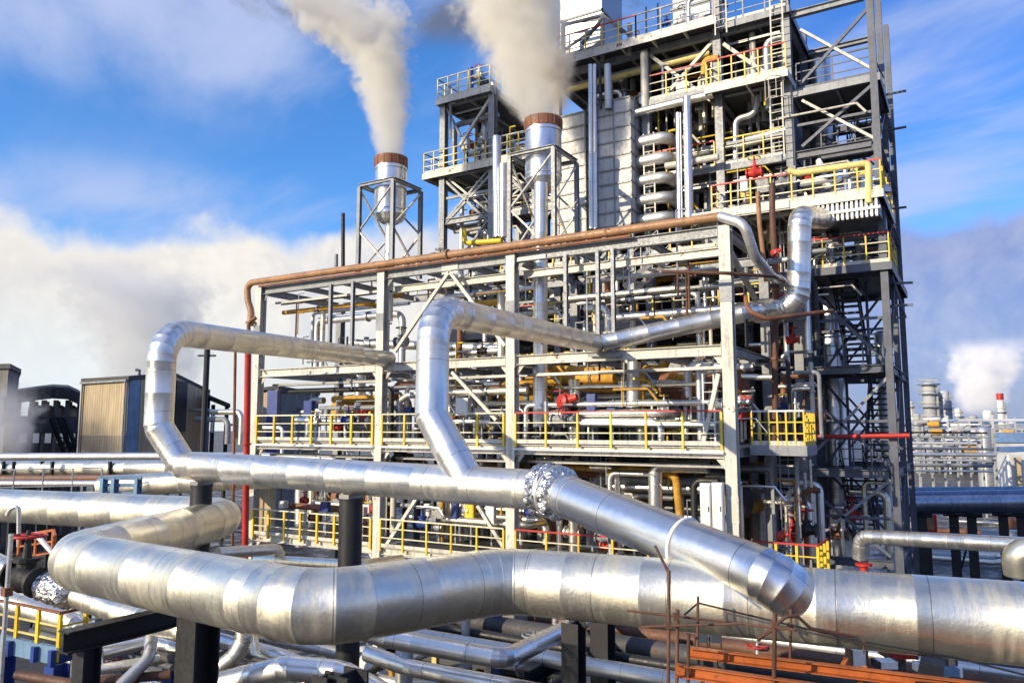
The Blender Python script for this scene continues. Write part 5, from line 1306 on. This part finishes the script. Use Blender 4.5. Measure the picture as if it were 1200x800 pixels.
for j, (py, d) in enumerate(((511, 95), (517, 90), (524, 86), (531, 82), (538, 78), (545, 74), (551, 70))):
    a, b = P(1040, py, d), P(1172+R.uniform(-30, 6), py+1, d*.98)
    for k in range(2):
        pipe('long grey pipe on the far pipe bridge', [a+Z*(.5*k)+V((0, k*.8, 0)), b+Z*(.5*k)+V((0, k*.8, 0))], R.uniform(.08, .2), R.choice(['wash', 'galv_s', 'black', 'steel_g', 'galv', 'steel_d']), group='long grey pipes on the far pipe bridge')
for i in range(9):
    q = P(1045+i*15, 508, 88-i*.3); t = thing('pipe_trestle', 'slim steel bent of the far pipe bridge', 'trestle', (q.x, q.y, 0), 'bents of the far pipe bridge')
    for s in (0, 1.6): MB().bar((q.x, q.y+s, 0), (q.x, q.y+s, q.z), .22, .22).build('leg', 'steel_g', t)
    for z_ in (.5, .75, .98): MB().bar((q.x, q.y-.3, q.z*z_), (q.x, q.y+2, q.z*z_), .2, .2).build('crossbar', 'steel_g', t)
t = thing('flat_roofed_building', 'white building with blue eaves at the far plant edge', 'building', gz(1190, 95))
a, b = P(1166, 530, 98), P(1300, 528, 92)
wall(t, a, P(1181, 531, 92), 0, a.z, a.z, 'white'); wall(t, P(1181.3, 531, 92), b, 0, a.z-.1, a.z-.1, 'yellow_p' if False else 'white')
MB().add([a+V((-.4, 0, .1)), P(1181, 531, 91.4)+Z*.1, b+V((0, -.5, .3)), a+V((20, 22, .4)), a+V((-.4, 0, .7)), P(1181, 531, 91.4)+Z*.7, b+V((0, -.5, .9)), a+V((20, 22, 1.1))], [(0, 3, 2, 1), (4, 5, 6, 7), (0, 1, 5, 4), (1, 2, 6, 5), (2, 3, 7, 6), (3, 0, 4, 7)]).build('roof', 'blue_roof', t)
wall(t, P(1189, 545, 91.5), P(1197, 545, 91.2), 0, 6.4, 6.4, 'tan_sheet', 'door')
t = thing('warehouse', 'long low far hall with blue roof behind the white building', 'building', gz(1185, 150))
a = P(1166, 512, 150); MB().box((a.x, a.y, 0), (a.x+40, a.y+15, a.z-1)).build('wall', 'wash', t); MB().box((a.x-.5, a.y-.5, a.z-.997), (a.x+41, a.y+15.5, a.z+.8)).build('roof', 'blue_roof', t)
pipe('huge blue-grey glossy pipe on black legs beyond the stair bay', [P(985, 590, 46), P(1290, 586, 42)], .66, 'navy', seam=3)
pipe('slim pale pipe riding just above the huge dark pipe', [P(985, 575, 47), P(1290, 573, 43)], .2, 'blue_l')
for px in (1070, 1128, 1186):
    q = P(px, 606, 45); t = thing('pipe_trestle', 'heavy black trestle leg under the huge dark pipe', 'trestle', (q.x, q.y, 0), 'black trestles under the huge dark pipe')
    for s in (-.45, .45): MB().ibeam((q.x+s, q.y, 0), (q.x+s, q.y, q.z+.1), .5, .5, .04).build('leg', 'black', t)
    MB().bar((q.x-1, q.y, q.z+.2), (q.x+1, q.y, q.z+.2), .5, .3).build('crossbar', 'black', t)
    MB().bar((q.x-.45, q.y, 1), (q.x+.45, q.y, q.z-.5), .12, .12).build('brace', 'black', t)
pipe('white pipe with turned-down end crossing before the huge dark pipe', [P(1008, 655, 21), P(1008, 628, 21), P(1240, 641, 17), P(1240, 641, 17)+(P(1240, 641, 17)-P(1008, 628, 21))*.8], .19, 'alu', bend=.3, seam=1)
pipe('large dull elbow turning down at the edge beside the white pipe', [P(1196, 672, 17.5), P(1192, 648, 17.5), P(1300, 640, 16.5)], .34, 'galv', bend=.5)
t = thing('sign_board', 'small red lamp box standing beyond the white pipe', 'box', gz(1086, 60))
q = P(1088, 613, 52); MB().box((q.x-.5, q.y, q.z-.6), (q.x+.5, q.y+.4, q.z+.6)).build('body', 'red', t); MB().box((q.x-.35, q.y-.06, q.z-.4), (q.x+.35, q.y-.003, q.z+.4)).build('panel', 'copper', t); MB().bar((q.x, q.y+.2, 0), (q.x, q.y+.2, q.z-.6), .2, .2).build('stand', 'black', t)
for i in range(18):
    px = R.uniform(1065, 1195); py = R.uniform(615, 662); q = onZ(px, py, 0)
    if R.random() < .5:
        L = R.uniform(.5, 1.6); tt = thing('equipment_box', 'small box lying on the yard beyond the huge dark pipe', 'box', q, 'small boxes on the far yard')
        MB().box(q+V((-L, -.5, 0)), q+V((L, .5, R.uniform(.4, 1.3)))).build('body', R.choice(['wash', 'rust', 'blue_l', 'white', 'steel_g', 'concrete']), tt)
    else:
        pipe('low pipe lying on the yard beyond the huge dark pipe', [q+V((-3, 0, .3)), q+V((3, R.uniform(-1, 1), .3)), q+V((3.5, 1, .3))], R.uniform(.1, .25), R.choice(['galv', 'rust', 'galv_s', 'wash']), group='low pipes on the far yard')
t = thing('pump_skid', 'rusty pump skid with red flanges at the foot of the stair bay', 'pump', P(1015, 685, 24))
q = P(1013, 680, 24)
MB().lathe(q-RT*.5, RT, [(0, .12), (.05, .22), (.5, .22), (.55, .12), (.8, .12), (.81, .25), (.9, .25)], 16).build('casing', 'rust', t)
MB().obox(q-Z*.3, RT*.6, FW*.3, Z*.06).build('baseplate', 'steel_g', t); MB().lathe(q+Z*.15, Z, [(0, .12), (.3, .12), (.31, .25), (.38, .25)], 14).build('flange', 'red', t)
MB().bar(q-Z*.36, V((q.x, q.y, 0)), .5, .5).build('plinth', 'concrete', t)
pipe('rusty red pipe along the foot of the stair bay', [P(990, 692, 24), P(1062, 686, 24.5), P(1062, 700, 24.5)], .09, 'rust')

# ------------------------------------------------------------------ steam
def steam_mat(name, dens, c, coef, H, R0, R1, pw, seed, scale, wob, e0=.55, e1=1.02, fade=(.0, .02, .9, 1.0), g=-.4, amp=.7):
    m = bpy.data.materials.new(name); m.use_nodes = True; t = NT(m.node_tree); t.n.clear()
    out = t.new('ShaderNodeOutputMaterial'); v = t.new('ShaderNodeVolumePrincipled')
    obj = t.new('ShaderNodeTexCoord').outputs['Object']
    n1 = t.noise(t.vmath('ADD', obj, (seed, 0, -seed)), scale, 5, .6, .4, out=1)
    wv = t.vmath('SUBTRACT', n1, (.5, .5, .5))
    _, _, z0 = t.sep(obj)
    t0 = t.math('DIVIDE', z0, H, clamp=True)
    rad = t.math('ADD', R0, t.math('MULTIPLY', R1-R0, t.math('POWER', t0, pw)))
    p = t.vmath('ADD', obj, t.vmath('SCALE', wv, scale=t.math('MULTIPLY', rad, t.math('ADD', .35, t.math('MULTIPLY', t0, wob)))))
    x, y, z = t.sep(p)
    tt = t.math('DIVIDE', z, H, clamp=True)
    cx, dcx = 0., 0.
    pwv = 1.
    for i, a in enumerate(coef, 1):
        if a == 0: continue
        cx = t.math('ADD', cx, t.math('MULTIPLY', t.math('POWER', tt, float(i)), a))
        dcx = t.math('ADD', dcx, t.math('MULTIPLY', t.math('POWER', tt, float(i-1)), a*i/H))
    th = t.math('SQRT', t.math('ADD', 1., t.math('MULTIPLY', dcx, dcx)))
    dx = t.math('DIVIDE', t.math('SUBTRACT', x, cx), th)
    r = t.math('DIVIDE', t.math('SQRT', t.math('ADD', t.math('MULTIPLY', dx, dx), t.math('MULTIPLY', y, y))), rad)
    det = t.noise(t.vmath('ADD', obj, (0, seed, 0)), scale*2.1, 7, .64)
    r = t.math('ADD', r, t.math('MULTIPLY', t.math('SUBTRACT', det, .5), t.math('ADD', amp, t.math('MULTIPLY', t0, 1.9))))
    d = t.ramp(r, e1, e0)
    d = t.math('MULTIPLY', d, t.math('MULTIPLY', t.ramp(t0, fade[0], fade[1]), t.ramp(t0, fade[3], fade[2])))
    t.put(v.inputs['Density'], t.math('MULTIPLY', d, dens))
    v.inputs['Color'].default_value = (*c, 1); v.inputs['Anisotropy'].default_value = g
    t.l.new(v.outputs[0], out.inputs['Volume'])
    m.cycles.volume_step_rate = 1.0
    return m
def plume(label, base, coef, H, R0, R1, pw, dens, c, seed, scale, wob, mar=1.45, **k):
    mt = steam_mat('steam_'+str(seed), dens, c, coef, H, R0, R1, pw, seed, scale, wob, **k)
    st = []; nst = 26; base = V(base)
    for i in range(nst):
        f = i/(nst-1); x = sum(a*f**(j+1) for j, a in enumerate(coef)); dx = sum(a*(j+1)*f**j for j, a in enumerate(coef))
        st.append((V((x, 0, f*H)), V((dx, 0, H)), (R0+(R1-R0)*f**pw)*mar, f))
    m = MB().sweep(st, 24)
    o = m.build('steam_plume', mt, None, label, 'steam plume')
    # put the object's own axes at the plume foot so the shader can follow its axis
    off = o.location.copy(); o.data.transform(__import__('mathutils').Matrix.Translation(off))
    o.location = base; o.rotation_euler = (0, 0, YA)
    return o
cream = (1, .985, .94)
plume('cream steam plume rising from the lower smoking drum', s1-Z*.3, (-.25, -.9, .3, -.6, 0, -1.2, 0, 0, 0, -1.5), 7.6, .62, 1.9, .9, 2.0, cream, 3.1, .95, 1.0)
plume('cream steam cloud torn off the top of the lower plume', P(430, 52, 30), (-1.0, -1.5, -.8), 2.4, .6, 1.0, 1, 1.8, cream, 8.3, 1.1, 1.0, fade=(0, .12, .8, 1))
plume('broad cream steam plume rising from the higher smoking drum', s2-Z*.3, (-1.9, .45), 7.5, .72, 2.9, .7, 1.4, (1, .98, .925), 5.7, .8, 1.1)
plume('thin brown-grey steam drifting beside the higher plume', s2+V((.7, 0, .1)), (.5, -1.2), 3.6, .4, 1.0, .8, 1.2, (.88, .80, .68), 6.6, 1.2, 1.0, fade=(0, .2, .5, 1))
q = P(178, 440, 150)
plume('huge billowing steam cloud rising far behind the tan shed', q-Z*4, (-5, 0), 27, 7, 13, .6, .11, (1, .99, .95), 2.2, .1, 1.1, mar=1.6, amp=1.7, e0=.75, fade=(.0, .05, .72, .97))
q = P(15, 545, 55)
plume('low wisp of steam drifting before the concrete building', q, (-1.5, -1), 6.5, 1.2, 3.4, .8, .45, (.99, .97, .94), 9.1, .4, 1.0, fade=(0, .3, .4, 1))
q = P(1148, 490, 260)
plume('white steam cloud over the far columns', q, (4, 2), 30, 6, 15, .8, .14, (.998, .99, .985), 4.4, .11, 1.0, fade=(0, .2, .5, .95))
